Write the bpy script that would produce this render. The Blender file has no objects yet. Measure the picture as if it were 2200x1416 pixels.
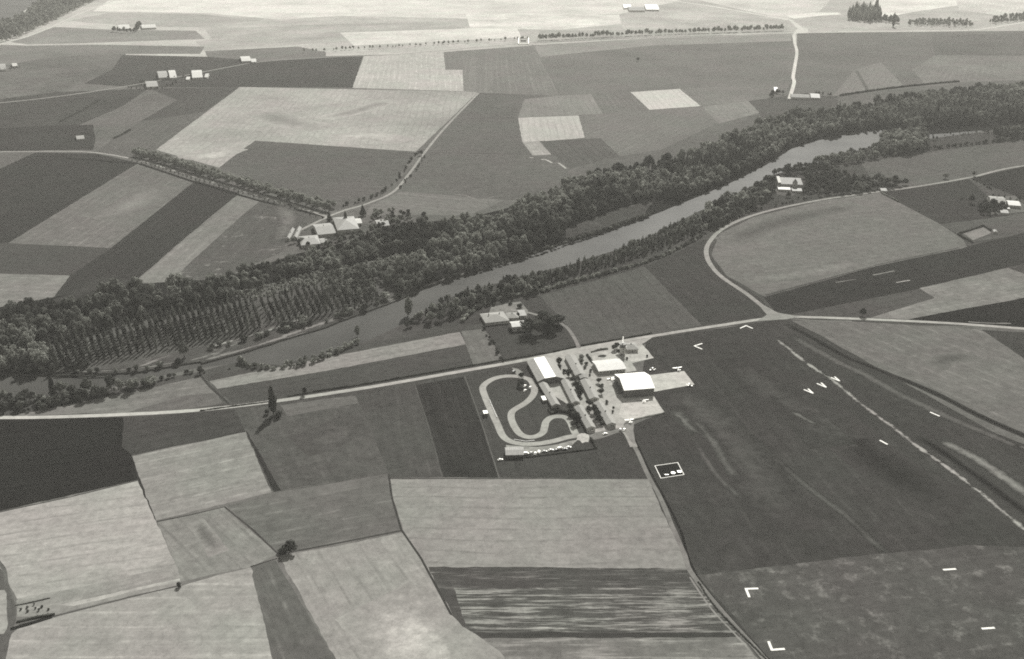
import bpy, math, random
import numpy as np
from mathutils import Vector, noise as mnoise
from mathutils.geometry import delaunay_2d_cdt

# ------------------------------------------------------------------ camera
SC = bpy.context.scene
COL = SC.collection
FPX = 2150.0            # focal length in photo pixels (photo 2200 x 1416)
PITCH = math.atan(938 / FPX)
HC = 400.0
cam_d = bpy.data.cameras.new("camera")
cam_d.sensor_width = 36.0
cam_d.lens = 36.0 * FPX / 2200.0
cam_d.clip_start = 1.0
cam_d.clip_end = 60000.0
cam = bpy.data.objects.new("camera", cam_d)
COL.objects.link(cam)
cam.location = (0, 0, HC)
cam.rotation_euler = (math.pi / 2 - PITCH, 0, 0)
SC.camera = cam

# ------------------------------------------------------------------ light
SUN_AZ = math.atan2(0.23, 1.0)          # east of the view direction (+Y)
SUN_EL = math.radians(39)
w = bpy.data.worlds.new("World"); SC.world = w
w.use_nodes = True
nt = w.node_tree; nt.nodes.clear()
sky = nt.nodes.new("ShaderNodeTexSky"); sky.sky_type = 'NISHITA'; sky.sun_disc = False
sky.sun_elevation = SUN_EL
sky.sun_rotation = SUN_AZ
bw = nt.nodes.new("ShaderNodeRGBToBW")
tint = nt.nodes.new("ShaderNodeMix"); tint.data_type = 'RGBA'; tint.blend_type = 'MULTIPLY'
tint.inputs[0].default_value = 1.0
tint.inputs[7].default_value = (1.0, 0.992, 0.93, 1)
bg = nt.nodes.new("ShaderNodeBackground"); bg.inputs[1].default_value = 0.085
out = nt.nodes.new("ShaderNodeOutputWorld")
nt.links.new(sky.outputs[0], bw.inputs[0]); nt.links.new(bw.outputs[0], tint.inputs[6])
nt.links.new(tint.outputs[2], bg.inputs[0]); nt.links.new(bg.outputs[0], out.inputs[0])
sd = bpy.data.lights.new("sun", 'SUN'); sd.energy = 5.0; sd.angle = math.radians(0.5)
sd.color = (1.0, 0.988, 0.945)
sun = bpy.data.objects.new("sun", sd); COL.objects.link(sun)
sdir = Vector((math.sin(SUN_AZ) * math.cos(SUN_EL), math.cos(SUN_AZ) * math.cos(SUN_EL), math.sin(SUN_EL)))
sun.rotation_euler = sdir.to_track_quat('Z', 'Y').to_euler()
sun.location = (300, 600, 900)
SC.view_settings.view_transform = 'Standard'
SC.view_settings.look = 'None'
SC.view_settings.exposure = 0.82
SC.view_settings.gamma = 1.0
SC.render.engine = 'CYCLES'
SC.cycles.max_bounces = 4
SC.cycles.diffuse_bounces = 2
SC.cycles.glossy_bounces = 2
SC.cycles.transmission_bounces = 2
SC.cycles.volume_bounces = 0
SC.cycles.transparent_max_bounces = 4
SC.cycles.use_denoising = False
SC.cycles.filter_width = 1.8

# ------------------------------------------------------------------ helpers
SIGMA = 0.00005         # haze density
AIR = 0.86
KIR = 1.40

cp, sp = math.cos(PITCH), math.sin(PITCH)
def P(x, y, z=0.0):
    """point of the ground (height z) that the photograph shows at pixel x, y"""
    u = (x - 1100) / FPX; v = (708 - y) / FPX
    dx, dy, dz = u, cp + v * sp, -sp + v * cp
    t = (z - HC) / dz
    return Vector((dx * t, dy * t, z))
def P2(x, y):
    p = P(x, y); return (p.x, p.y)
def lin(v):
    v = v / 255.0
    return v / 12.92 if v <= 0.04045 else ((v + 0.055) / 1.055) ** 2.4
def albedo(tone, pts=None):
    L = lin(tone + max(0.0, tone - 108) * 0.25 - max(0.0, 96 - tone) * 0.15)
    if pts:
        cx = sum(p[0] for p in pts) / len(pts); cy = sum(p[1] for p in pts) / len(pts)
        cx = min(max(cx, 0), 2200); cy = min(max(cy, 5), 1416)
        d = (P(cx, cy) - cam.location).length
        T = math.exp(-SIGMA * d)
        L = (L - AIR * (1 - T)) / T
    return min(0.8, max(0.018, L / KIR))
rng = random.Random(7)

def link(o, parent=None):
    COL.objects.link(o)
    if parent is not None: o.parent = parent
    return o
def mesh_from(name, V, F, mats, parent=None, midx=None, smooth=False):
    me = bpy.data.meshes.new(name)
    V = np.asarray(V, dtype=np.float32).reshape(-1, 3)
    me.vertices.add(len(V)); me.vertices.foreach_set("co", V.ravel())
    lens = np.array([len(f) for f in F], dtype=np.int32)
    loops = np.fromiter((i for f in F for i in f), dtype=np.int32)
    me.loops.add(len(loops)); me.loops.foreach_set("vertex_index", loops)
    me.polygons.add(len(F))
    st = np.zeros(len(F), dtype=np.int32); st[1:] = np.cumsum(lens)[:-1]
    me.polygons.foreach_set("loop_start", st); me.polygons.foreach_set("loop_total", lens)
    if midx is not None: me.polygons.foreach_set("material_index", np.asarray(midx, dtype=np.int32))
    me.polygons.foreach_set("use_smooth", np.full(len(F), bool(smooth)))
    for m in (mats if isinstance(mats, (list, tuple)) else [mats]): me.materials.append(m)
    me.update(calc_edges=True); me.validate()
    o = bpy.data.objects.new(name, me)
    return link(o, parent)
def tag(o, label=None, cat=None, group=None, kind=None):
    if label: o["label"] = label
    if cat: o["category"] = cat
    if group: o["group"] = group
    if kind: o["kind"] = kind
    return o
def empty(name, loc, rz=0.0):
    o = bpy.data.objects.new(name, None); o.empty_display_size = 0.5
    o.location = loc; o.rotation_euler = (0, 0, rz)
    return link(o)
class MB:
    """collects boxes, prisms and lofts into one mesh"""
    def __init__(s): s.V = []; s.F = []
    def add(s, V, F):
        b = len(s.V); s.V += [tuple(v) for v in V]; s.F += [tuple(i + b for i in f) for f in F]
        return s
    def box(s, x0, x1, y0, y1, z0, z1):
        V = [(x0,y0,z0),(x1,y0,z0),(x1,y1,z0),(x0,y1,z0),(x0,y0,z1),(x1,y0,z1),(x1,y1,z1),(x0,y1,z1)]
        return s.add(V, [(0,3,2,1),(4,5,6,7),(0,1,5,4),(1,2,6,5),(2,3,7,6),(3,0,4,7)])
    def loft(s, rings, caps=True):
        """rings: equal-length closed loops"""
        n = len(rings[0]); V = [p for r in rings for p in r]; F = []
        for i in range(len(rings) - 1):
            for k in range(n):
                a = i * n + k; b = i * n + (k + 1) % n
                F.append((a, b, b + n, a + n))
        if caps:
            F.append(tuple(range(n - 1, -1, -1))); F.append(tuple(range((len(rings) - 1) * n, len(rings) * n)))
        return s.add(V, F)
    def cyl(s, c, r0, r1, z0, z1, n=10):
        R = [[(c[0] + r * math.cos(2 * math.pi * k / n), c[1] + r * math.sin(2 * math.pi * k / n), z) for k in range(n)] for r, z in ((r0, z0), (r1, z1))]
        return s.loft(R)
    def ycyl(s, c, r, half, n=10):
        R = [[(c[0] + r * math.cos(2 * math.pi * k / n), c[1] + y, c[2] + r * math.sin(2 * math.pi * k / n)) for k in range(n)] for y in (half, -half)]
        return s.loft(R)
    def build(s, name, mat, parent=None, smooth=False):
        return mesh_from(name, s.V, s.F, mat, parent, smooth=smooth)

# ------------------------------------------------------------------ materials
WARM = (1.0, 0.985, 0.925)
def ground_group():
    g = bpy.data.node_groups.new("ground_cover", 'ShaderNodeTree')
    I = g.interface
    def sock(n, t='NodeSocketFloat', d=0.0, io='INPUT'):
        s = I.new_socket(name=n, in_out=io, socket_type=t)
        if io == 'INPUT': s.default_value = d
    sock("tone", d=0.2); sock("tone2", d=0.2); sock("patch", d=0.0); sock("patch_scale", d=0.03)
    sock("patch_stretch", d=1.0); sock("mottle", d=0.1); sock("streak", d=0.0); sock("angle", d=0.0); sock("row", d=0.3)
    sock("seed", d=0.0); sock("soft", d=0.0); sock("under", d=0.2); sock("breakup", d=0.8); sock("tram", d=0.0); sock("Shader", 'NodeSocketShader', io='OUTPUT')
    N, L = g.nodes, g.links
    gi = N.new("NodeGroupInput"); go = N.new("NodeGroupOutput")
    geo = N.new("ShaderNodeNewGeometry")
    def math_(op, a, b=None, c=None, clamp=False):
        m = N.new("ShaderNodeMath"); m.operation = op; m.use_clamp = clamp
        for k, v in enumerate((a, b, c)):
            if v is None: continue
            if isinstance(v, (int, float)): m.inputs[k].default_value = v
            else: L.new(v, m.inputs[k])
        return m.outputs[0]
    cs = N.new("ShaderNodeCombineXYZ"); L.new(gi.outputs["seed"], cs.inputs[2])
    pos = N.new("ShaderNodeVectorMath"); pos.operation = 'ADD'
    L.new(geo.outputs["Position"], pos.inputs[0]); L.new(cs.outputs[0], pos.inputs[1])
    rot = N.new("ShaderNodeVectorRotate"); rot.rotation_type = 'Z_AXIS'
    L.new(pos.outputs[0], rot.inputs["Vector"]); L.new(gi.outputs["angle"], rot.inputs["Angle"])
    def noise(vec, scale, detail=3, rough=0.6):
        n = N.new("ShaderNodeTexNoise"); n.inputs["Detail"].default_value = detail; n.inputs["Roughness"].default_value = rough
        if isinstance(scale, (int, float)): n.inputs["Scale"].default_value = scale
        else: L.new(scale, n.inputs["Scale"])
        L.new(vec, n.inputs["Vector"]); return n.outputs["Fac"]
    def centred(n, amt):     # 1 + amt*(n-.5)
        return math_('ADD', math_('MULTIPLY', math_('SUBTRACT', n, 0.5), amt), 1.0)
    big = noise(pos.outputs[0], 0.006, 4, 0.55)
    mid = noise(pos.outputs[0], 0.055, 4, 0.65)
    fine = noise(pos.outputs[0], 0.14, 5, 0.86)
    # furrows: noise squeezed along the ploughing direction
    sc = N.new("ShaderNodeVectorMath"); sc.operation = 'MULTIPLY'; sc.inputs[1].default_value = (0.02, 1.0, 0.4)
    L.new(rot.outputs[0], sc.inputs[0])
    st = noise(sc.outputs[0], gi.outputs["row"], 3, 0.7)
    # patches of another cover
    cp_ = N.new("ShaderNodeCombineXYZ"); L.new(gi.outputs["patch_stretch"], cp_.inputs[0]); cp_.inputs[1].default_value = 1; cp_.inputs[2].default_value = 0.3
    sp_ = N.new("ShaderNodeVectorMath"); sp_.operation = 'MULTIPLY'
    L.new(rot.outputs[0], sp_.inputs[0]); L.new(cp_.outputs[0], sp_.inputs[1])
    pn = noise(sp_.outputs[0], gi.outputs["patch_scale"], 7, 0.66)
    thr = math_('SUBTRACT', 0.72, math_('MULTIPLY', gi.outputs["patch"], 0.42))
    pf = math_('MULTIPLY', math_('SUBTRACT', pn, thr), 7.0, clamp=True)
    pf = math_('MULTIPLY', pf, math_('MULTIPLY', gi.outputs["patch"], 4.0, clamp=True))
    tone = math_('ADD', gi.outputs["tone"], math_('MULTIPLY', pf, math_('SUBTRACT', gi.outputs["tone2"], gi.outputs["tone"])))
    at = N.new("ShaderNodeAttribute"); at.attribute_name = "core"
    br = noise(pos.outputs[0], 0.11, 6, 0.72)
    cm = math_('ADD', math_('MULTIPLY', at.outputs["Fac"], 1.25), math_('MULTIPLY', math_('SUBTRACT', br, 0.56), math_('MULTIPLY', gi.outputs["breakup"], 2.2)), clamp=True)
    cm = math_('MULTIPLY', cm, math_('MULTIPLY', at.outputs["Fac"], 3.0, clamp=True))
    soft = math_('ADD', gi.outputs["under"], math_('MULTIPLY', cm, math_('SUBTRACT', tone, gi.outputs["under"])))
    tone = math_('ADD', tone, math_('MULTIPLY', gi.outputs["soft"], math_('SUBTRACT', soft, tone)))
    v = math_('MULTIPLY', tone, centred(big, math_('MULTIPLY', gi.outputs["mottle"], 4.0)))
    v = math_('MULTIPLY', v, centred(mid, math_('ADD', math_('MULTIPLY', gi.outputs["mottle"], 2.4), 0.16)))
    v = math_('MULTIPLY', v, centred(fine, 1.35))
    v = math_('MULTIPLY', v, centred(st, gi.outputs["streak"]))
    sy = N.new("ShaderNodeSeparateXYZ"); L.new(rot.outputs[0], sy.inputs[0])
    ph = math_('ADD', math_('MULTIPLY', sy.outputs[1], math.pi / 13.0), math_('MULTIPLY', big, 4.0))
    tl = math_('POWER', math_('ABSOLUTE', math_('COSINE', ph)), 26.0)
    v = math_('MULTIPLY', v, math_('ADD', 1.0, math_('MULTIPLY', math_('MULTIPLY', tl, math_('SUBTRACT', mid, 0.38)), gi.outputs["tram"])))
    v = math_('MAXIMUM', v, 0.012)
    # slow drift between a greenish and a rosy grey
    tn = noise(pos.outputs[0], 0.011, 3, 0.6)
    mixc = N.new("ShaderNodeMix"); mixc.data_type = 'RGBA'
    L.new(math_('MULTIPLY', math_('SUBTRACT', tn, 0.35), 3.0, clamp=True), mixc.inputs[0])
    mixc.inputs[6].default_value = (0.985, 0.99, 0.915, 1); mixc.inputs[7].default_value = (1.02, 0.965, 0.925, 1)
    cx = N.new("ShaderNodeVectorMath"); cx.operation = 'SCALE'
    L.new(mixc.outputs[2], cx.inputs[0]); L.new(v, cx.inputs["Scale"])
    d = N.new("ShaderNodeBsdfDiffuse"); d.inputs["Roughness"].default_value = 0.6
    L.new(cx.outputs[0], d.inputs[0]); L.new(d.outputs[0], go.inputs[0])
    return g
GG = ground_group()
_gm = {}
def ground_mat(name, tone, tone2=None, patch=0.0, pscale=0.03, pstretch=1.0, mottle=0.1, streak=0.0, angle=0.0, row=0.3, under=None, breakup=0.8, tram=0.0):
    m = bpy.data.materials.new(name); m.use_nodes = True
    n = m.node_tree; n.nodes.clear()
    g = n.nodes.new("ShaderNodeGroup"); g.node_tree = GG
    o = n.nodes.new("ShaderNodeOutputMaterial")
    for k, v in (("tone", tone), ("tone2", tone if tone2 is None else tone2), ("patch", patch), ("patch_scale", pscale),
                 ("patch_stretch", pstretch), ("mottle", mottle), ("streak", streak), ("angle", angle), ("row", row), ("seed", rng.uniform(0, 900)),
                 ("soft", 0.0 if under is None else 1.0), ("under", tone if under is None else under), ("breakup", breakup), ("tram", tram)):
        g.inputs[k].default_value = v
    n.links.new(g.outputs[0], o.inputs[0])
    return m
def plain_mat(name, val, rough=0.7, var=0.25, scale=0.8, spec=0.3, metallic=0.0, stripe=None, tintc=WARM):
    """grey paint, plaster, tile or metal with weathering; stripe = (axis, period m, depth)"""
    m = bpy.data.materials.new(name); m.use_nodes = True
    n = m.node_tree; b = n.nodes["Principled BSDF"]
    tc = n.nodes.new("ShaderNodeTexCoord")
    nz = n.nodes.new("ShaderNodeTexNoise"); nz.inputs["Scale"].default_value = scale; nz.inputs["Detail"].default_value = 5
    n.links.new(tc.outputs["Object"], nz.inputs["Vector"])
    mr = n.nodes.new("ShaderNodeMapRange"); mr.inputs["To Min"].default_value = val * (1 - var); mr.inputs["To Max"].default_value = min(0.95, val * (1 + var))
    mr.inputs["From Min"].default_value = 0.25; mr.inputs["From Max"].default_value = 0.75
    n.links.new(nz.outputs["Fac"], mr.inputs["Value"])
    src = mr.outputs[0]
    if stripe:
        ax, per, dep = stripe
        sx = n.nodes.new("ShaderNodeSeparateXYZ"); n.links.new(tc.outputs["Object"], sx.inputs[0])
        m1 = n.nodes.new("ShaderNodeMath"); m1.operation = 'MULTIPLY'; m1.inputs[1].default_value = 2 * math.pi / per
        n.links.new(sx.outputs[ax], m1.inputs[0])
        m2 = n.nodes.new("ShaderNodeMath"); m2.operation = 'SINE'; n.links.new(m1.outputs[0], m2.inputs[0])
        m3 = n.nodes.new("ShaderNodeMath"); m3.operation = 'MULTIPLY_ADD'; m3.inputs[1].default_value = dep; m3.inputs[2].default_value = 1 - dep
        n.links.new(m2.outputs[0], m3.inputs[0])
        m4 = n.nodes.new("ShaderNodeMath"); m4.operation = 'MULTIPLY'
        n.links.new(src, m4.inputs[0]); n.links.new(m3.outputs[0], m4.inputs[1]); src = m4.outputs[0]
    cx = n.nodes.new("ShaderNodeVectorMath"); cx.operation = 'SCALE'; cx.inputs[0].default_value = tintc
    n.links.new(src, cx.inputs["Scale"]); n.links.new(cx.outputs[0], b.inputs["Base Color"])
    b.inputs["Roughness"].default_value = rough; b.inputs["Specular IOR Level"].default_value = spec
    b.inputs["Metallic"].default_value = metallic
    return m
def leaf_mat(name, val, var=0.5, scale=0.09):
    m = bpy.data.materials.new(name); m.use_nodes = True
    n = m.node_tree; n.nodes.clear()
    geo = n.nodes.new("ShaderNodeNewGeometry")
    nz = n.nodes.new("ShaderNodeTexNoise"); nz.inputs["Scale"].default_value = scale; nz.inputs["Detail"].default_value = 1
    n2 = n.nodes.new("ShaderNodeTexNoise"); n2.inputs["Scale"].default_value = 0.9; n2.inputs["Detail"].default_value = 3
    n.links.new(geo.outputs["Position"], nz.inputs["Vector"]); n.links.new(geo.outputs["Position"], n2.inputs["Vector"])
    a = n.nodes.new("ShaderNodeMapRange"); a.inputs["From Min"].default_value = .3; a.inputs["From Max"].default_value = .7
    a.inputs["To Min"].default_value = val * (1 - var); a.inputs["To Max"].default_value = val * (1 + var)
    b = n.nodes.new("ShaderNodeMapRange"); b.inputs["From Min"].default_value = .25; b.inputs["From Max"].default_value = .75
    b.inputs["To Min"].default_value = 0.6; b.inputs["To Max"].default_value = 1.4
    n.links.new(nz.outputs["Fac"], a.inputs["Value"]); n.links.new(n2.outputs["Fac"], b.inputs["Value"])
    mu = n.nodes.new("ShaderNodeMath"); mu.operation = 'MULTIPLY'
    n.links.new(a.outputs[0], mu.inputs[0]); n.links.new(b.outputs[0], mu.inputs[1])
    cx = n.nodes.new("ShaderNodeVectorMath"); cx.operation = 'SCALE'; cx.inputs[0].default_value = (0.985, 1.0, 0.90)
    n.links.new(mu.outputs[0], cx.inputs["Scale"])
    d = n.nodes.new("ShaderNodeBsdfDiffuse"); t = n.nodes.new("ShaderNodeBsdfTranslucent")
    n.links.new(cx.outputs[0], d.inputs[0]); n.links.new(cx.outputs[0], t.inputs[0])
    mx = n.nodes.new("ShaderNodeMixShader"); mx.inputs[0].default_value = 0.30
    n.links.new(d.outputs[0], mx.inputs[1]); n.links.new(t.outputs[0], mx.inputs[2])
    o = n.nodes.new("ShaderNodeOutputMaterial"); n.links.new(mx.outputs[0], o.inputs[0])
    return m
def water_mat():
    m = bpy.data.materials.new("river_water"); m.use_nodes = True
    n = m.node_tree; b = n.nodes["Principled BSDF"]
    geo = n.nodes.new("ShaderNodeNewGeometry")
    nz = n.nodes.new("ShaderNodeTexNoise"); nz.inputs["Scale"].default_value = 0.012; nz.inputs["Detail"].default_value = 4
    n.links.new(geo.outputs["Position"], nz.inputs["Vector"])
    mr = n.nodes.new("ShaderNodeMapRange"); mr.inputs["From Min"].default_value = .3; mr.inputs["From Max"].default_value = .7
    mr.inputs["To Min"].default_value = 0.032; mr.inputs["To Max"].default_value = 0.062
    n.links.new(nz.outputs["Fac"], mr.inputs["Value"])
    cx = n.nodes.new("ShaderNodeVectorMath"); cx.operation = 'SCALE'; cx.inputs[0].default_value = WARM
    n.links.new(mr.outputs[0], cx.inputs["Scale"]); n.links.new(cx.outputs[0], b.inputs["Base Color"])
    b.inputs["Roughness"].default_value = 0.45; b.inputs["IOR"].default_value = 1.33; b.inputs["Specular IOR Level"].default_value = 0.03
    n2 = n.nodes.new("ShaderNodeTexNoise"); n2.inputs["Scale"].default_value = 0.35; n2.inputs["Detail"].default_value = 4
    n.links.new(geo.outputs["Position"], n2.inputs["Vector"])
    bp = n.nodes.new("ShaderNodeBump"); bp.inputs["Strength"].default_value = 0.25; bp.inputs["Distance"].default_value = 0.4
    n.links.new(n2.outputs["Fac"], bp.inputs["Height"]); n.links.new(bp.outputs[0], b.inputs["Normal"])
    return m

# ------------------------------------------------------------------ the setting: one flat partition of the plain
# every patch: (name, label, world polygon, material).  Later patches cut into earlier ones.
PATCH = []; SOFT = []
def jag(pts, step=5.0, amp=1.0):
    """walk a world polygon, adding small irregularities"""
    outp = []
    n = len(pts)
    for i in range(n):
        a = Vector(pts[i]); b = Vector(pts[(i + 1) % n]); d = (b - a).length
        far = max(1.0, (a.length + b.length) / 2 / 900.0)
        k = max(1, int(d / (step * far)))
        for j in range(k):
            p = a.lerp(b, j / k)
            q = Vector((p.x * 0.035, p.y * 0.035, 0)); q2 = q * 6.3
            p2 = (p.x + amp * (mnoise.noise(q) * .9 + mnoise.noise(q2) * .9), p.y + amp * (mnoise.noise(q + Vector((31, 7, 3))) * .9 + mnoise.noise(q2 + Vector((5, 1, 8))) * .9))
            outp.append(p2)
    return outp
def ang(p, q):
    a = P(*p); b = P(*q); return -math.atan2(b.y - a.y, b.x - a.x)
def field(tone, pts, dir=None, amp=1.0, **k):
    fx = sum(p[0] for p in pts) / len(pts); fy = sum(p[1] for p in pts) / len(pts)
    sm = lambda t: max(0.0, min(1.0, t))
    if tone > 80 and fy < 440:      # far fields paler by position, with some distance haze put into the tone
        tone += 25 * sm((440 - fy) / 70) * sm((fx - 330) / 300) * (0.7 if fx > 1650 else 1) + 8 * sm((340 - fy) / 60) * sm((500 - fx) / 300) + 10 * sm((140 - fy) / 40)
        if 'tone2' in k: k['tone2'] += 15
    if 'tone2' in k: k['tone2'] = albedo(k['tone2'], pts)
    if dir: k['angle'] = ang(*dir); k.setdefault('streak', 0.6)
    else:
        e = max(range(len(pts)), key=lambda i: (P(*pts[i]) - P(*pts[i - 1])).length)
        k.setdefault('angle', ang(pts[e - 1], pts[e])); k.setdefault('streak', 0.45)
    k.setdefault('row', rng.choice((.22, .3, .45))); k.setdefault('tram', rng.choice((-1.0, -.6, .8, 1.2)))
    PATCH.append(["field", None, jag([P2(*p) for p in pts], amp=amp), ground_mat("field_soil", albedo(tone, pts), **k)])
def crom(pts, n=6, closed=False):
    out_ = []; N_ = len(pts)
    rngi = range(N_ if closed else N_ - 1)
    for i in rngi:
        if closed: p0, p1, p2, p3 = (Vector(pts[(i + k) % N_]) for k in (-1, 0, 1, 2))
        else: p0, p1, p2, p3 = (Vector(pts[min(max(i + k, 0), N_ - 1)]) for k in (-1, 0, 1, 2))
        for j in range(n):
            t = j / n
            out_.append(0.5 * ((2 * p1) + (p2 - p0) * t + (2 * p0 - 5 * p1 + 4 * p2 - p3) * t * t + (3 * p1 - p0 - 3 * p2 + p3) * t ** 3))
    if not closed: out_.append(Vector(pts[-1]))
    return out_
def strip(name, tone, pts, width, smooth=True, closed=False, mat=None, rough=0.25, taper=False, under=None, **k):
    W = [Vector(P2(*p)) for p in pts]
    W = crom(W, 6 if not closed else 8, closed) if smooth else W
    if under is not None:
        # a soft-edged band: its centre line joins the partition and carries the full effect
        k['under'] = albedo(under, pts)
        X = []
        for a, b in zip(W, W[1:]):
            kk = max(1, int((b - a).length / 6))
            X += [a.lerp(b, j / kk) for j in range(kk)]
        W = X + [W[-1]]
        cum = [0.0]
        for a, b in zip(W, W[1:]): cum.append(cum[-1] + (b - a).length)
        wd_ = width if not callable(width) else 8
        SOFT.append([(p.x, p.y, min(1.0, min(c, cum[-1] - c) / max(4.0, wd_ * 1.1))) for p, c in zip(W, cum)][1:-1])
    Lft, Rgt = [], []
    n = len(W)
    for i, p in enumerate(W):
        a = W[i - 1] if (i > 0 or closed) else p; b = W[(i + 1) % n] if (i < n - 1 or closed) else p
        d = (b - a).normalized(); nn = Vector((-d.y, d.x))
        ww = (width if not callable(width) else width(i / (n - 1))) / 2
        e1 = rough * mnoise.noise(Vector((p.x * .08, p.y * .08, 1))) ; e2 = rough * mnoise.noise(Vector((p.x * .08, p.y * .08, 9)))
        Lft.append(p + nn * (ww + e1)); Rgt.append(p - nn * (ww + e2))
    if 'tone2' in k: k['tone2'] = albedo(k['tone2'], pts)
    k.setdefault("mottle", 0.12)
    m = mat or ground_mat(name + "_surface", albedo(tone, pts), **k)
    if closed:
        # a ring: build as quads in two halves to keep polygons simple
        h = n // 2
        for a, b in ((0, h), (h, n)):
            idx = [i % n for i in range(a, b + 1)]
            PATCH.append([name, 'ring', [tuple(Lft[i]) for i in idx] + [tuple(Rgt[i]) for i in reversed(idx)], m])
    else:
        PATCH.append([name, None, [tuple(v) for v in Lft] + [tuple(v) for v in reversed(Rgt)], m])
def area(name, tone, pts, raw=False, mat=None, amp=0.5, **k):
    if 'tone2' in k: k['tone2'] = albedo(k['tone2'], pts)
    PATCH.append([name, None, [P2(*p) for p in pts] if raw else jag([P2(*p) for p in pts], 5, amp), mat or ground_mat(name + "_surface", albedo(tone, pts), **k)])

#FIELDS
# ---- far band, top of the photograph
field(158, [(-300,150),(-300,-60),(2500,-60),(2500,75),(1100,110),(0,140)], mottle=.22)  # whiteness of the haze is partly put into the tones of this band
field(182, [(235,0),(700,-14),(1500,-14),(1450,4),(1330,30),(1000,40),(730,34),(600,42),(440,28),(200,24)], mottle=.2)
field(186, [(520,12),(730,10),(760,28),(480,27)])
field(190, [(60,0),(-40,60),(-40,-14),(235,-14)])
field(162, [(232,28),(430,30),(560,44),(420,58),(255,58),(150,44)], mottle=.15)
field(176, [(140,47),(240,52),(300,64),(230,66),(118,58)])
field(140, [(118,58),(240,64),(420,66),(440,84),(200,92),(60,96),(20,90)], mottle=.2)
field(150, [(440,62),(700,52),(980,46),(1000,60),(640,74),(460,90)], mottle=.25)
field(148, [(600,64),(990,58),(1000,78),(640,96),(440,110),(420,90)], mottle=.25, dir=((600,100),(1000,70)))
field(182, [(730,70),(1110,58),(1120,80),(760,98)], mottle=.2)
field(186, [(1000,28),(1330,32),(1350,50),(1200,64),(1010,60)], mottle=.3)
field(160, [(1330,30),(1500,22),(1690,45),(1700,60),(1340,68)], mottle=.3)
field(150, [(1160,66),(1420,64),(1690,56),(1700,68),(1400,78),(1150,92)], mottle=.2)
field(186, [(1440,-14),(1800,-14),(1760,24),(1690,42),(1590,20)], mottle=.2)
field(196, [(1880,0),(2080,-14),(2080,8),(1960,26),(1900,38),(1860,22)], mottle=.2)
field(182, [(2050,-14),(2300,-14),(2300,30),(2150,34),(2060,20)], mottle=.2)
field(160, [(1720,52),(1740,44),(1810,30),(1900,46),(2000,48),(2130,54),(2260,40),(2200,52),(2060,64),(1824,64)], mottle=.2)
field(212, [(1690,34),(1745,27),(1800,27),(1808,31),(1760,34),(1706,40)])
# ---- left of the row-lined road
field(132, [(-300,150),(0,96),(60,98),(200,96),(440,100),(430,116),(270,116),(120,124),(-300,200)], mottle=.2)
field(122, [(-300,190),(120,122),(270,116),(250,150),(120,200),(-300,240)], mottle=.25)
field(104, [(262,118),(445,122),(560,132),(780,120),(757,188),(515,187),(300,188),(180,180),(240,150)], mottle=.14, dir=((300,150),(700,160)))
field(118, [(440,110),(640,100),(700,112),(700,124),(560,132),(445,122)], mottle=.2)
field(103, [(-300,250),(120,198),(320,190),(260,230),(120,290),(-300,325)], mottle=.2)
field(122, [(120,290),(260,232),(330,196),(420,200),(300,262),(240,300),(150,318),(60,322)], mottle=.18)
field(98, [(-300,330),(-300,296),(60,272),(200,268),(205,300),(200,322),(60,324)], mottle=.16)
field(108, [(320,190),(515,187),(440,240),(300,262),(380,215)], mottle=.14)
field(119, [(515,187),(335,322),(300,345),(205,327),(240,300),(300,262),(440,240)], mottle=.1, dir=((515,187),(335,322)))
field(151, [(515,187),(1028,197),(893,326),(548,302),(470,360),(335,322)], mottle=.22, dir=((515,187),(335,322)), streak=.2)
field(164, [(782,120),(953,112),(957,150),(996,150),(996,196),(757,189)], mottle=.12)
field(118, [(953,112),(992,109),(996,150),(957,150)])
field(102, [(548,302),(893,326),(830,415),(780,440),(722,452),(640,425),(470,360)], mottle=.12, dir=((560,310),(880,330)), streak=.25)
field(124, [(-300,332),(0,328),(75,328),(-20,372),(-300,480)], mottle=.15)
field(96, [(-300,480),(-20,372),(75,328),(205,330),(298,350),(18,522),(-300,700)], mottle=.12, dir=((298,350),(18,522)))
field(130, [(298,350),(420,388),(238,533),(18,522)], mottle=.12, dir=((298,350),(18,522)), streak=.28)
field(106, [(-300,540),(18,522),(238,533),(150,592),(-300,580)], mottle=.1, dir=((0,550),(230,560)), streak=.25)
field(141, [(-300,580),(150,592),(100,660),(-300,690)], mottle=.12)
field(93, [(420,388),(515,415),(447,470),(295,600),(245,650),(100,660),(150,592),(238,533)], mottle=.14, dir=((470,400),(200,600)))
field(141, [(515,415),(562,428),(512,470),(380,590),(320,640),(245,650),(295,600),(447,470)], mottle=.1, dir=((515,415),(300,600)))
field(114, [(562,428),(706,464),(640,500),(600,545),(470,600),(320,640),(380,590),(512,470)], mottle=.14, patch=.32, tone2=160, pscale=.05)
# ---- between the lane and the wood
field(121, [(992,109),(1143,98),(1198,206),(1028,199),(996,196)], mottle=.1, dir=((1050,105),(1050,200)), streak=.5, row=.06)
field(118, [(1143,98),(1400,82),(1700,74),(1712,110),(1700,170),(1690,196),(1640,190),(1460,191),(1355,198),(1198,206)], mottle=.14, dir=((1200,150),(1700,120)))
field(130, [(1148,99),(1400,82),(1700,74),(1700,88),(1400,98),(1160,122)], mottle=.14)
field(122, [(1712,72),(1824,70),(2200,66),(2500,50),(2500,190),(2200,170),(1950,190),(1790,206),(1700,206),(1712,120)], mottle=.16, dir=((1720,130),(2200,110)))
field(110, [(2000,78),(2260,68),(2260,120),(2010,118)], mottle=.2)
field(131, [(2010,118),(2260,122),(2260,170),(2080,176),(1990,184),(1960,150)], mottle=.2)
field(133, [(1836,150),(1892,134),(1944,186),(1790,206)], mottle=.1)
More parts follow.
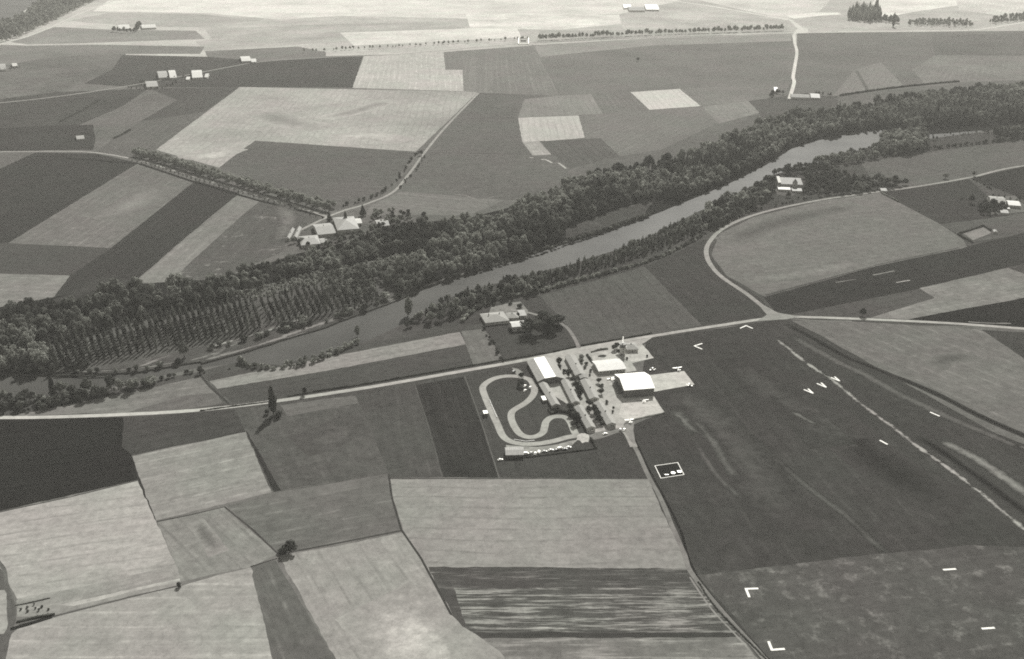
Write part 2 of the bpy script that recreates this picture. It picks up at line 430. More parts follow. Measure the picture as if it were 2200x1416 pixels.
field(101, [(1028,199),(1181,205),(1125,215),(1113,250),(1125,303),(1145,333),(1200,345),(1225,362),(1210,402),(1150,432),(1085,430),(860,412),(830,415),(910,330)], mottle=.1, dir=((900,330),(1180,330)), streak=.22)
field(128, [(1127,213),(1198,206),(1270,202),(1295,245),(1113,252)], mottle=.12)
field(166, [(1113,253),(1243,248),(1256,296),(1176,303),(1122,305)], mottle=.08)
field(113, [(1270,202),(1355,198),(1395,236),(1295,245)], mottle=.1)
field(180, [(1355,198),(1460,191),(1505,228),(1395,236)], mottle=.06)
field(120, [(1460,191),(1590,185),(1690,196),(1640,214),(1505,228)], mottle=.14)
field(116, [(1243,248),(1395,237),(1510,229),(1545,262),(1420,322),(1330,336),(1256,296)], mottle=.12)
field(128, [(1510,229),(1607,217),(1640,240),(1545,266)], mottle=.1)
field(104, [(1607,217),(1690,206),(1800,206),(1800,240),(1640,262),(1630,240)], mottle=.2)
field(98, [(1158,303),(1176,303),(1290,297),(1332,336),(1225,362),(1200,345)], mottle=.12)
field(146, [(1122,305),(1158,303),(1184,332),(1145,334)], mottle=.14)
field(138, [(862,411),(1085,430),(1010,462),(780,462),(800,440)], mottle=.15, dir=((860,415),(1080,436)), streak=.6)
# ---- the wood floor on the far bank, islets
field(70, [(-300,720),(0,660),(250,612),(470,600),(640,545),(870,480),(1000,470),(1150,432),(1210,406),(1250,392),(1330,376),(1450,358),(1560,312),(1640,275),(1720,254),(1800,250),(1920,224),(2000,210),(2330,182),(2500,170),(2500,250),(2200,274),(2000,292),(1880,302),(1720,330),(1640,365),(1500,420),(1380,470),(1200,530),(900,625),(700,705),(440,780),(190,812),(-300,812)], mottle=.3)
field(104, [(1215,492),(1330,447),(1405,430),(1385,458),(1290,492),(1215,512)], mottle=.3, patch=.3, tone2=140)
field(122, [(500,628),(800,560),(880,552),(800,585),(600,628),(520,650)], mottle=.2)
field(112, [(105,800),(100,742),(300,690),(540,640),(590,640),(600,690),(440,745),(300,790)], mottle=.2, patch=.3, tone2=150, pscale=.08)
field(105, [(600,690),(880,610),(900,628),(700,705),(440,785),(190,812),(200,800),(440,742)], mottle=.3, patch=.4, tone2=170, pscale=.06, pstretch=.3, angle=ang((450,740),(700,665)))
field(112, [(560,640),(880,560),(925,600),(880,625),(600,700)], mottle=.2, patch=.3, tone2=150, pscale=.08)
# ---- near bank
field(104, [(-300,850),(0,848),(240,838),(420,800),(520,775),(600,782),(690,762),(790,728),(870,690),(930,652),(1010,618),(1120,590),(1240,560),(1340,530),(1420,492),(1500,450),(1600,402),(1660,372),(1740,352),(1860,318),(1990,296),(2200,276),(2500,260),(2500,700),(1560,700),(700,900),(-300,920)], mottle=.25, patch=.2, tone2=76)
field(106, [(1850,350),(1990,328),(2200,300),(2500,275),(2500,330),(2200,356),(2085,382),(1962,402),(1900,405),(1870,380)], mottle=.14, dir=((1900,370),(2200,330)))
field(84, [(2085,384),(2200,358),(2400,330),(2400,470),(2200,430),(2160,412)], mottle=.1)
field(110, [(2085,384),(2120,400),(2200,430),(2300,460),(2300,480),(2180,450),(2090,400)], mottle=.14)
field(98, [(1892,414),(1962,404),(2083,386),(2120,420),(2180,455),(2150,466),(2022,482)], mottle=.14)
field(117, [(2022,482),(2150,466),(2300,440),(2300,490),(2080,520)], mottle=.14)
field(134, [(1892,414),(2022,482),(2070,515),(2078,530),(1860,575),(1636,634),(1562,592),(1528,548),(1546,502),(1620,466),(1762,432)], mottle=.1, dir=((1560,590),(2060,520)), streak=.25)
field(90, [(1636,634),(1860,575),(2078,530),(2200,500),(2400,470),(2400,540),(2200,566),(1975,620),(1700,676),(1668,672)], mottle=.14, dir=((1650,640),(2200,520)), streak=.4, patch=.14, tone2=150, pstretch=.1)
field(108, [(1700,676),(1975,620),(2008,640),(1880,682),(1760,680)], mottle=.12)
field(142, [(1975,619),(2165,576),(2205,590),(2400,590),(2400,600),(2200,640),(1950,686),(1870,682),(2008,640)], mottle=.22, dir=((1975,640),(2200,600)), streak=.5)
field(100, [(2165,576),(2200,566),(2400,530),(2400,590),(2205,590)], mottle=.12)
field(80, [(2200,640),(2400,600),(2400,716),(2200,704),(1960,689),(1950,686)], mottle=.2, patch=.22, tone2=140, pstretch=.15)
field(97, [(1385,573),(1450,545),(1515,512),(1525,548),(1560,592),(1632,640),(1664,676),(1640,682),(1507,698)], mottle=.08)
field(114, [(1160,636),(1385,573),(1507,698),(1250,746),(1213,694)], mottle=.14)
field(99, [(1040,706),(1090,690),(1150,640),(1160,636),(1213,694),(1248,746),(1085,777)], mottle=.14)
field(128, [(990,712),(1040,706),(1084,777),(1016,783)], mottle=.08, dir=((1010,712),(1050,778)), streak=.4)
field(104, [(990,712),(1000,700),(1050,692),(1046,704)], mottle=.1)
field(101, [(440,806),(640,772),(800,735),(985,690),(985,713),(700,768),(460,816)], mottle=.1)
field(153, [(450,819),(700,768),(987,713),(1000,740),(700,797),(462,836)], mottle=.12, dir=((450,828),(990,725)))
field(101, [(462,837),(700,798),(1000,741),(1012,779),(800,822),(600,855),(482,868)], mottle=.12, dir=((470,850),(1000,760)))
field(132, [(30,893),(330,832),(434,808),(480,866),(300,886)], mottle=.1, dir=((60,888),(450,830)))
field(108, [(434,808),(448,818),(500,866),(482,868)], mottle=.1)
field(120, [(270,886),(400,850),(462,845),(480,866),(400,880)], mottle=.1)
# ---- south of the road
field(50, [(-400,1190),(-400,903),(0,901),(266,896),(262,960),(284,978),(300,1030),(0,1098)], mottle=.12, dir=((0,1000),(280,960)))
field(92, [(266,896),(400,889),(505,880),(528,928),(284,978),(262,960)], mottle=.16)
field(148, [(284,980),(528,928),(583,1058),(335,1118),(312,1060)], mottle=.12, dir=((290,990),(530,940)))
field(78, [(284,980),(312,1060),(335,1118),(322,1116),(296,1032)], mottle=.1)
field(106, [(505,880),(620,868),(765,850),(800,930),(834,1016),(600,1055),(583,1056),(528,928)], mottle=.2, patch=.25, tone2=124)
field(78, [(528,926),(532,928),(604,1054),(588,1058)], mottle=.1)
field(125, [(604,872),(690,858),(764,850),(770,866),(620,894)], mottle=.1)
field(101, [(765,850),(892,828),(952,1026),(838,1026),(800,930)], mottle=.12)
field(82, [(892,828),(1000,808),(1072,1026),(952,1026)], mottle=.1, dir=((940,820),(1010,1025)), streak=.9, row=.16, patch=.15, tone2=125, pstretch=.08)
field(95, [(1000,808),(1140,780),(1260,860),(1330,925),(1350,940),(1392,1028),(1072,1026)], mottle=.14)
field(166, [(-400,1120),(0,1101),(295,1033),(335,1120),(376,1214),(240,1250),(110,1285),(40,1292),(-5,1210),(-400,1210)], mottle=.16, patch=.3, tone2=138, pscale=.022, dir=((0,1250),(370,1190)), streak=.35, pstretch=.35)
field(108, [(-400,1210),(-5,1210),(18,1250),(34,1300),(30,1390),(20,1500),(-400,1500)], mottle=.2)
field(160, [(-400,1268),(10,1268),(15,1275),(15,1350),(8,1362),(-400,1362)], mottle=.06)
field(146, [(338,1121),(480,1090),(597,1190),(540,1217),(385,1250),(376,1214)], mottle=.26)
field(123, [(486,1086),(600,1060),(834,1018),(862,1138),(720,1168),(600,1190)], mottle=.18)
field(152, [(834,1030),(1392,1029),(1440,1120),(1480,1222),(1300,1221),(918,1217),(865,1138)], mottle=.1, patch=.12, tone2=160, dir=((850,1100),(1450,1100)), streak=.2)
field(160, [(868,1143),(918,1217),(1022,1416),(1060,1490),(760,1490),(720,1416),(600,1194),(740,1170)], mottle=.14)
field(113, [(538,1218),(592,1204),(720,1416),(760,1490),(600,1490),(585,1416)], mottle=.12, dir=((560,1210),(650,1416)), streak=.4)
field(150, [(110,1274),(240,1247),(377,1213),(384,1232),(390,1256),(240,1290),(112,1322),(36,1326),(36,1290)], mottle=.08)
field(172, [(130,1300),(386,1242),(388,1247),(160,1302)], mottle=.08)
field(158, [(45,1345),(120,1325),(390,1258),(538,1218),(585,1416),(600,1490),(5,1490),(10,1416),(25,1362)], mottle=.12)
field(96, [(918,1217),(1480,1222),(1560,1330),(1650,1440),(1700,1490),(1060,1490),(1022,1416)], mottle=.14, dir=((950,1300),(1500,1300)), streak=.5, patch=.42, tone2=140, pscale=.42, pstretch=.09)
field(100, [(975,1262),(1080,1266),(1300,1262),(1508,1266),(1570,1340),(1588,1358),(1008,1358),(985,1300)], amp=.8, mottle=.14, dir=((950,1300),(1500,1300)), streak=.5, patch=.60, tone2=162, pscale=.5, pstretch=.08)
field(132, [(1000,1372),(1590,1368),(1640,1430),(1700,1490),(1060,1490),(1022,1416)], mottle=.2, dir=((950,1300),(1500,1300)), streak=.5, patch=.5, tone2=162, pscale=.4, pstretch=.08)
field(88, [(1000,1360),(1580,1358),(1588,1368),(1004,1372)], mottle=.1)
# ---- airfield
field(91, [(1330,925),(1425,885),(1380,800),(1390,728),(1670,688),(1700,686),(1850,770),(2200,965),(2600,1180),(2600,1500),(1700,1500),(1560,1325),(1480,1222),(1392,1028)], mottle=.16, patch=.22, tone2=106, pscale=.02, dir=((1450,850),(1700,1200)), streak=.3)
field(103, [(1500,1236),(1850,1194),(2080,1172),(2200,1176),(2600,1190),(2600,1500),(1700,1500),(1640,1400)], mottle=.2, patch=.42, tone2=130, pscale=.11, dir=((1500,1400),(2200,1300)), streak=.3)
field(128, [(1700,689),(1780,688),(2110,708),(2200,770),(2400,880),(2400,1020),(2200,920),(2000,832),(1800,740)], mottle=.14, dir=((1750,700),(2200,900)), streak=.2, patch=.12, tone2=108)
field(96, [(2110,709),(2400,724),(2400,880),(2200,770)], mottle=.12)
# ---- verges, ditches and a painted roadside shadow
strip("ditch_or_shade", 86, [(835,1018),(842,1070),(862,1138),(905,1200),(945,1275),(1022,1420)], 1.5, smooth=False)
strip("ditch_or_shade", 90, [(336,1121),(410,1106),(482,1089),(545,1140),(598,1191)], 1.4, smooth=False)
strip("ditch_or_shade", 90, [(600,1191),(720,1168),(862,1140)], 1.7, smooth=False)
strip("ditch_or_shade", 82, [(538,1218),(596,1200)], 1.2, smooth=False)
strip("ditch_or_shade", 102, [(583,1058),(700,1040),(834,1017)], 0.9, smooth=False)
strip("ditch_or_shade", 90, [(834,1028),(1100,1028),(1392,1029)], 1.0, smooth=False)
strip("ditch_or_shade", 90, [(0,1100),(150,1068),(298,1032)], 1.1, smooth=False)
strip("ditch_or_shade", 90, [(40,1342),(110,1326),(250,1290),(388,1257)], 1.0, smooth=False)
strip("ditch_or_shade", 66, [(22,1352),(62,1341),(112,1325)], 3.2, smooth=False)
strip("ditch_or_shade", 90, [(430,806),(452,832),(492,868)], 2.2, smooth=False)
strip("ditch_or_shade", 68, [(1355,925),(1395,1010),(1425,1065),(1462,1140),(1488,1222),(1545,1300),(1650,1416),(1720,1490)], 1.8)
strip("ditch_or_shade", 86, [(2022,482),(2060,506),(2080,520)], 1.2, smooth=False)
strip("ditch_or_shade", 86, [(1892,414),(2022,482)], 1.1, smooth=False)
strip("ditch_or_shade", 88, [(0,322),(120,325)], 2.2, smooth=False)
strip("ditch_or_shade", 90, [(893,327),(1122,331)], 1.2, smooth=False)
strip("ditch_or_shade", 90, [(980,255),(1114,253)], 1.2, smooth=False)
strip("ditch_or_shade", 88, [(1150,92),(1400,80),(1705,73),(1822,71)], 6.3, smooth=False)
strip("ditch_or_shade", 82, [(140,340),(300,352),(420,392),(560,432),(700,466)], 6.3, smooth=False)  # dark strip below the road, painted for the shadow of its tree row
# ---- roads
R_MAIN = [(-300,892),(0,897),(200,893),(400,883),(560,866),(780,834),(1000,796),(1140,771),(1240,750),(1400,722),(1560,697),(1670,682),(1760,682),(2000,692),(2200,706),(2500,730)]
strip("road", 184, R_MAIN, 5.6)
R_LOOP = [(2500,320),(2200,356),(2085,381),(1962,402),(1880,413),(1760,430),(1640,456),(1562,486),(1524,520),(1519,552),(1545,590),(1605,632),(1650,668),(1668,684)]
strip("road", 168, R_LOOP, 5.6)
area("road", 160, [(1628,654),(1642,656),(1672,672),(1720,680),(1690,686),(1650,688),(1625,690),(1648,676)])
strip("road", 138, [(1700,685),(1760,689),(1830,690)], 2.5)
strip("road", 165, [(-300,330),(0,326),(120,325),(205,328),(300,345),(420,380),(560,421),(640,444),(704,466)], 5.5)
strip("road", 172, [(625,506),(650,492),(704,466),(740,452),(790,437),(845,412),(880,372),(912,328),(960,270),(1028,200)], 4.6)
strip("road", 165, [(-300,245),(60,215),(290,182),(460,150),(560,133),(700,123),(840,118),(1000,104),(1130,93),(1150,91)], 7)
strip("road", 140, [(1150,92),(1400,78),(1705,68)], 5)
strip("road", 150, [(1144,96),(1165,140),(1185,175),(1198,207)], 4)
strip("road", 200, [(-60,124),(0,96),(60,78),(110,58),(170,30),(248,0),(300,-22)], 9)
strip("road", 228, [(1380,-14),(1440,0),(1520,12),(1600,26),(1695,43)], 11)
area("road", 214, [(1692,40),(1704,44),(1722,58),(1736,62),(1736,70),(1716,72),(1704,74),(1708,66),(1714,62)])
strip("road", 218, [(1706,73),(1707,90),(1712,112),(1708,140),(1704,165),(1706,178),(1696,212)], 8)
strip("road", 190, [(1728,50),(1775,58),(1822,67)], 6)
strip("road", 222, [(1800,68),(1900,67),(2050,66),(2120,61),(2200,48),(2400,20)], 9)
strip("road", 140, [(1345,930),(1368,968),(1392,1020),(1420,1072),(1444,1130),(1470,1190),(1484,1228),(1540,1300),(1625,1395),(1700,1480)], 3.4)
strip("road", 165, [(1336,915),(1350,935),(1362,960)], 6)
strip("road", 150, [(1482,1240),(1530,1310),(1600,1385),(1640,1440)], 1.2)
strip("road", 150, [(1244,748),(1236,730),(1222,708),(1205,694)], 3.6)
strip("road", 165, [(1167,681),(1145,674),(1120,668)], 3.6)
strip("road", 130, [(2083,384),(2120,402)], 2.6)
strip("road", 118, [(-20,1190),(8,1222),(14,1262)], 2.4)
# soft worn and rank bands on the grass, and a painted hedge shadow
def soft(tone, under, pts, width, **k): strip("wear_and_shade_band", tone, pts, width, rough=min(2.5, (width if not callable(width) else 8) * .15), under=under, mottle=.18, **k)
soft(78, 91, [(1720,850),(1800,920),(1900,1000),(2000,1060),(2080,1090)], 50, breakup=.5)
soft(104, 90, [(1440,830),(1500,880),(1580,960),(1640,1050),(1700,1140)], 48, breakup=1.0)
soft(100, 90, [(1570,770),(1640,830),(1730,900),(1790,960)], 40, breakup=1.0)
soft(72, 90, [(1690,696),(1745,726),(1816,766),(1900,800),(2002,842),(2110,896),(2260,962)], 8, breakup=.5)  # dark band paints a hedge's shadow; no hedge stands beside it
soft(118, 90, [(1700,722),(1789,772),(1860,806),(1935,848),(2004,880),(2080,915),(2270,990)], 12, breakup=.8)
soft(66, 88, [(1970,938),(2010,962),(2055,992),(2125,1042),(2200,1098),(2280,1150)], 9, breakup=.4)
soft(146, 90, [(2016,944),(2062,966),(2108,992),(2172,1036),(2250,1088)], 13, breakup=.9)
soft(128, 92, [(1450,880),(1470,905),(1500,930)], 12, breakup=1.2)
soft(116, 92, [(1490,905),(1525,940),(1548,975),(1575,1022)], 8, breakup=1.2)
soft(108, 90, [(1500,960),(1540,1020),(1590,1070)], 5, breakup=1.2)
soft(108, 88, [(1660,980),(1740,1050),(1820,1110),(1900,1188)], 7, breakup=1.0)
soft(122, 90, [(1700,884),(1730,900),(1755,912)], 5, breakup=1.2)
soft(172, 92, [(1668,728),(1690,745),(1730,778),(1790,818),(1850,868),(1915,915),(1975,962),(2030,1000),(2110,1062),(2200,1135),(2300,1210)], 5.6, breakup=2.6)
soft(96, 134, [(1640,636),(1800,592),(1900,566),(2070,531)], 5, breakup=.3)
soft(146, 134, [(1600,600),(1720,590),(1850,560)], 30, breakup=.8)
soft(120, 134, [(1560,520),(1700,470),(1850,440)], 40, breakup=.6)
soft(112, 128, [(2000,790),(2040,770),(2100,765)], 22, breakup=.6)
soft(196, 160, [(800,1290),(880,1360),(960,1420),(1000,1460)], 55, breakup=.6)
soft(120, 144, [(420,1120),(450,1160),(470,1190)], 12, breakup=.4)
soft(158, 178, [(560,235),(620,262),(700,275)], 80, breakup=.7)
soft(204, 178, [(400,330),(450,335),(500,318)], 60, breakup=.6)
soft(196, 178, [(700,300),(800,290),(870,308)], 60, breakup=.7)
soft(158, 178, [(690,255),(760,240),(840,215)], 50, breakup=.7)
soft(146, 132, [(200,470),(280,440),(340,400)], 60, breakup=.6)
soft(132, 112, [(600,440),(620,470),(600,520)], 30, breakup=1.3)
soft(115, 101, [(640,960),(700,940),(780,900)], 40, breakup=1.2)
soft(76, 96, [(250,600),(180,640),(140,655)], 50, breakup=.4)
strip("path", 120, [(998,808),(1035,910),(1072,1026)], 0.9)
strip("path", 112, [(892,828),(925,930),(950,1026)], 0.9)
strip("path", 150, [(1795,607),(1838,600)], 1.4, rough=.5)
strip("path", 160, [(1876,591),(1922,582)], 2.0, rough=.8)
strip("path", 175, [(1925,607),(1955,602)], 2.2, rough=.8)
strip("path", 150, [(2080,691),(2120,694),(2172,695)], 2.2, rough=.9)
strip("path", 150, [(1998,705),(2016,717)], 1.2, rough=.4)
strip("path", 190, [(1163,343),(1172,343),(1186,350)], 4, rough=.8)
strip("path", 190, [(1200,350),(1216,362)], 3.5, rough=.8)
strip("path", 190, [(1138,339),(1146,339)], 3, rough=.8)
strip("path", 150, [(975,418),(1000,420),(1030,430),(1060,422)], 2, rough=1.5)
strip("path", 132, [(1840,152),(1862,190),(1866,206)], 9, rough=1.5)
# ---- river
FAR = [(-300,806),(0,803),(100,806),(190,804),(300,798),(380,784),(460,772),(540,748),(620,726),(700,702),(780,672),(860,642),(905,622),(960,602),(1040,578),(1120,553),(1200,526),(1290,500),(1380,469),(1450,440),(1540,404),(1600,376),(1645,352),(1700,318),(1760,299),(1840,283),(1900,277),(1980,288),(2050,283),(2110,278)]
NEAR = [(2110,282),(2050,291),(1985,300),(1900,312),(1860,318),(1740,354),(1660,376),(1600,408),(1500,455),(1420,496),(1340,532),(1240,564),(1120,596),(1010,622),(930,656),(870,694),(790,732),(690,764),(600,784),(520,778),(420,792),(330,812),(240,832),(120,846),(0,852),(-300,860)]
PATCH.append(["river", None, jag([P2(*p) for p in FAR + NEAR], 8, 1.2), water_mat()])
PATCH.append(["river", None, jag([P2(*p) for p in [(-300,90),(-300,-40),(90,-40),(84,0),(60,18),(30,38),(0,52)]], 14, 3), PATCH[-1][3]])
strip("sandbar", 150, [(430,776),(470,766),(520,752),(575,736),(640,712),(700,692),(735,684)], 9, rough=2.5, under=100, breakup=1.3, mottle=.3)
strip("sandbar", 160, [(450,745),(520,726),(600,702),(680,672)], 5, rough=2.0, under=104, breakup=1.3, mottle=.3)
strip("sandbar", 140, [(905,618),(960,598),(1010,584)], 5, rough=1.5, under=84, breakup=1.3, mottle=.3)
strip("sandbar", 140, [(150,799),(220,797),(300,791),(384,777)], 4, rough=1.5, under=90, breakup=1.3, mottle=.3)
# ---- airfield hardstanding, yards and the kart circuit
CONC = ground_mat("concrete_slab", albedo(198), mottle=.06)
area("yard", 180, [(1140,772),(1240,752),(1402,725),(1380,739),(1404,769),(1358,780),(1368,796),(1345,800),(1402,848),(1428,886),(1392,893),(1358,902),(1340,912),(1338,922),(1280,932),(1262,930),(1225,872),(1160,832)], mottle=.1, patch=.25, tone2=138, pscale=.05)
area("yard", 194, [(1340,762),(1372,745),(1380,739),(1404,769),(1357,778)], mottle=.2, patch=.3, tone2=140, pscale=.15)
area("yard", 92, [(1262,930),(1238,884),(1225,872),(1196,868),(1208,884),(1246,930)], mottle=.2)
area("apron", 176, [(1395,806),(1470,797),(1492,826),(1404,842)], mat=CONC, amp=.25)
area("apron", 178, [(1335,868),(1345,862),(1402,850),(1428,886),(1400,890),(1375,896),(1352,902),(1330,895)], mat=CONC, amp=1.0)
area("yard", 150, [(1345,903),(1362,906),(1360,925),(1366,955),(1358,952),(1340,925)], mottle=.1)
area("yard", 142, [(1240,944),(1262,932),(1338,918),(1342,925),(1290,942),(1262,946)], mottle=.1)
KM = ground_mat("circuit_asphalt", albedo(174), mottle=.06)
kz = lambda L_: [(1020 + x / 6.744, 790 + y / 6.744) for x, y in L_]
strip("race_track", 150, kz([(650,128),(520,120),(380,130),(250,170),(150,235),(115,300),(150,420),(210,560),(270,690),(330,820),(390,960),(450,1030),(560,1080),(740,1105),(950,1095),(1150,1060),(1330,1010),(1480,985)]), 6.0, mat=KM, rough=.15)
strip("race_track", 150, kz([(1480,985),(1440,920),(1390,800),(1330,730),(1230,705),(1110,720),(1035,780),(1010,870),(985,940),(900,990),(780,1005),(660,960),(580,860),(530,740),(535,650),(600,590),(720,520),(820,430),(865,340),(850,250),(790,170),(650,128)]), 6.0, mat=KM, rough=.15)
area("gravel", 196, kz([(1490,975),(1540,950),(1615,945),(1640,975),(1660,1010),(1640,1070),(1600,1075),(1560,1095),(1535,1050),(1500,1040),(1460,1060),(1470,1020)]), mottle=.3, amp=1.6)
area("gravel", 172, kz([(450,1120),(560,1130),(900,1150),(1150,1120),(1400,1060),(1500,1040),(1400,1130),(1200,1190),(900,1235),(690,1240),(600,1160),(470,1170)]), mottle=.3, patch=.4, tone2=120, pscale=.12)
area("yard", 150, [(1100,790),(1112,792),(1124,800),(1126,812),(1114,812)], mottle=.2)
area("yard", 194, [(1272,766),(1290,757),(1325,752),(1336,768),(1330,771),(1276,781)], mottle=.12)
area("lawn", 118, [(1286,764),(1292,762),(1300,762),(1303,765),(1298,768),(1290,768)])
area("yard", 150, [(1055,660),(1100,650),(1118,648),(1135,668),(1130,684),(1108,690),(1090,680),(1050,675)], mottle=.2, patch=.4, tone2=100, pscale=.15)
area("yard", 118, [(640,498),(690,478),(760,470),(800,484),(760,520),(700,530),(650,520)], mottle=.2, patch=.3, tone2=80, pscale=.1)
area("yard", 128, [(2120,424),(2180,420),(2200,440),(2200,455),(2130,462)], mottle=.2)
area("yard", 124, [(1665,405),(1700,396),(1725,408),(1700,422),(1670,418)], mottle=.2)
area("gravel", 150, [(2068,500),(2115,488),(2130,500),(2090,516)], mottle=.2)
# signal square and white bits
SQ = [(1407,1001),(1456,994),(1469.5,1020),(1420,1027.5)]
area("ground_square", 66, SQ, raw=True)

def build_partition():
    verts, faces = [], []
    B = 16000.0
    base_mat = ground_mat("meadow", albedo(118), mottle=.2)
    polys = [[(-B, -2500), (B, -2500), (B, 2 * B), (-B, 2 * B)]] + [p[2] for p in PATCH]
    edges = []
    for poly in polys:
        b = len(verts); n = len(poly); verts += [Vector(p) for p in poly]
        edges += [(b + i, b + (i + 1) % n) for i in range(n)]
    core = {}
    for ln in SOFT:
        b = len(verts); verts += [Vector(p[:2]) for p in ln]; edges += [(b + i, b + i + 1) for i in range(len(ln) - 1)]
        core.update({(round(p[0], 1), round(p[1], 1)): p[2] for p in ln})
    ov, oe, of, _, _, fo = delaunay_2d_cdt(verts, edges, [], 0, 0.01)
    # each triangle belongs to the last patch that contains its centre
    XY = np.array([(v.x, v.y) for v in ov]); T = np.array([f for f in of if len(f) == 3])
    C_ = XY[T].mean(axis=1); owner = np.zeros(len(T), dtype=int)
    for k, poly in enumerate(polys):
        if k == 0: continue
        q = np.array(poly); lo = q.min(0); hi = q.max(0)
        idx = np.nonzero((C_[:, 0] > lo[0]) & (C_[:, 0] < hi[0]) & (C_[:, 1] > lo[1]) & (C_[:, 1] < hi[1]))[0]
        if not len(idx): continue
        x = C_[idx, 0][:, None]; y = C_[idx, 1][:, None]
        x1, y1 = q[:, 0], q[:, 1]; x2, y2 = np.roll(x1, 1), np.roll(y1, 1)
        cr = (y1 > y) != (y2 > y)
        with np.errstate(divide='ignore', invalid='ignore'):
            xi = (x2 - x1) * (y - y1) / (y2 - y1) + x1
        ins = (cr & (x < xi)).sum(axis=1) % 2 == 1
        owner[idx[ins]] = k
    tops = {}
    for f, k in zip(T.tolist(), owner.tolist()): tops.setdefault(k, []).append(f)
    for k, fl in tops.items():
        name, lab, _, mat = (("ground", None, None, base_mat) if k == 0 else PATCH[k - 1])
        used = sorted({i for f in fl for i in f}); remap = {v: i for i, v in enumerate(used)}
        z = -1.4 if name == "river" else 0.0
        V = [(ov[i].x, ov[i].y, z) for i in used]
        F = [tuple(remap[i] for i in f) for f in fl]
        if name == "river":
            cnt = {}
            for f in F:
                for a, b in zip(f, f[1:] + f[:1]): cnt[(a, b)] = 1
            F2 = []; n0 = len(V); V += [(x, y, 0.0) for x, y, _ in V]
            for (a, b) in cnt:
                if (b, a) not in cnt: F2.append((b, a, a + n0, b + n0))
            ob = mesh_from(name, V, F, mat)
            bk = mesh_from("river_bank", V, F2, ground_mat("bank_earth", 0.10, mottle=.3))
            tag(bk, kind="structure")
        else:
            ob = mesh_from(name, V, F, mat)
            if name in ("path", "wear_and_shade_band", "sandbar"):
                at = ob.data.attributes.new("core", 'FLOAT', 'POINT')
                at.data.foreach_set("value", [core.get((round(v[0], 1), round(v[1], 1)), 0.0) for v in V])
        tag(ob, kind="structure")
build_partition()

# ------------------------------------------------------------------ vegetation
LEAF = {"pale": leaf_mat("foliage_pale", 0.21, .45), "mid": leaf_mat("foliage_mid", 0.132, .55),
        "dark": leaf_mat("foliage_dark", 0.06, .45), "dust": leaf_mat("foliage_young_hazy", 0.24, .25)}  # palest tone: young growth, also painted haze on the farthest trees
BARK = plain_mat("bark", 0.10, 0.9, .4, 2.0)

def ico(level=1):
    t = (1 + 5 ** .5) / 2
    V = [(-1,t,0),(1,t,0),(-1,-t,0),(1,-t,0),(0,-1,t),(0,1,t),(0,-1,-t),(0,1,-t),(t,0,-1),(t,0,1),(-t,0,-1),(-t,0,1)]
    F = [(0,11,5),(0,5,1),(0,1,7),(0,7,10),(0,10,11),(1,5,9),(5,11,4),(11,10,2),(10,7,6),(7,1,8),(3,9,4),(3,4,2),(3,2,6),(3,6,8),(3,8,9),(4,9,5),(2,4,11),(6,2,10),(8,6,7),(9,8,1)]
    V = [Vector(v).normalized() for v in V]
    return V, F
ICO = ico()
def leaf_quads(rn, lobes, n, size, squash=1.0):
    """leaf clumps over the lobes (cx,cy,cz,rx,rz): arrays of quads"""
    V = []; F = []
    wt = [l[3] * l[3] for l in lobes]; tot = sum(wt)
    for li, l in enumerate(lobes):
        k = int(n * wt[li] / tot)
        for _ in range(k):
            d = Vector((rn.gauss(0, 1), rn.gauss(0, 1), rn.gauss(0.25, 1))).normalized()
            rr = rn.uniform(0.86, 1.14)
            c = Vector((l[0] + d.x * l[3] * rr, l[1] + d.y * l[3] * rr, l[2] + d.z * l[4] * rr))
            # drop clumps deep inside another lobe
            deep = False
            for lj, m in enumerate(lobes):
                if lj != li and ((c.x - m[0]) / m[3]) ** 2 + ((c.y - m[1]) / m[3]) ** 2 + ((c.z - m[2]) / m[4]) ** 2 < 0.6: deep = True; break
            if deep: continue
            nn = (d + Vector((rn.gauss(0, .45), rn.gauss(0, .45), rn.gauss(0, .45)))).normalized()
            a = nn.cross(Vector((rn.gauss(0, 1), rn.gauss(0, 1), rn.gauss(0, 1)))).normalized(); b = nn.cross(a)
            s = size * rn.uniform(.6, 1.35)
            i = len(V)
            V += [c + a * s, c + b * s * squash, c - a * s, c - b * s * squash]; F.append((i, i + 1, i + 2, i + 3))
    return V, F
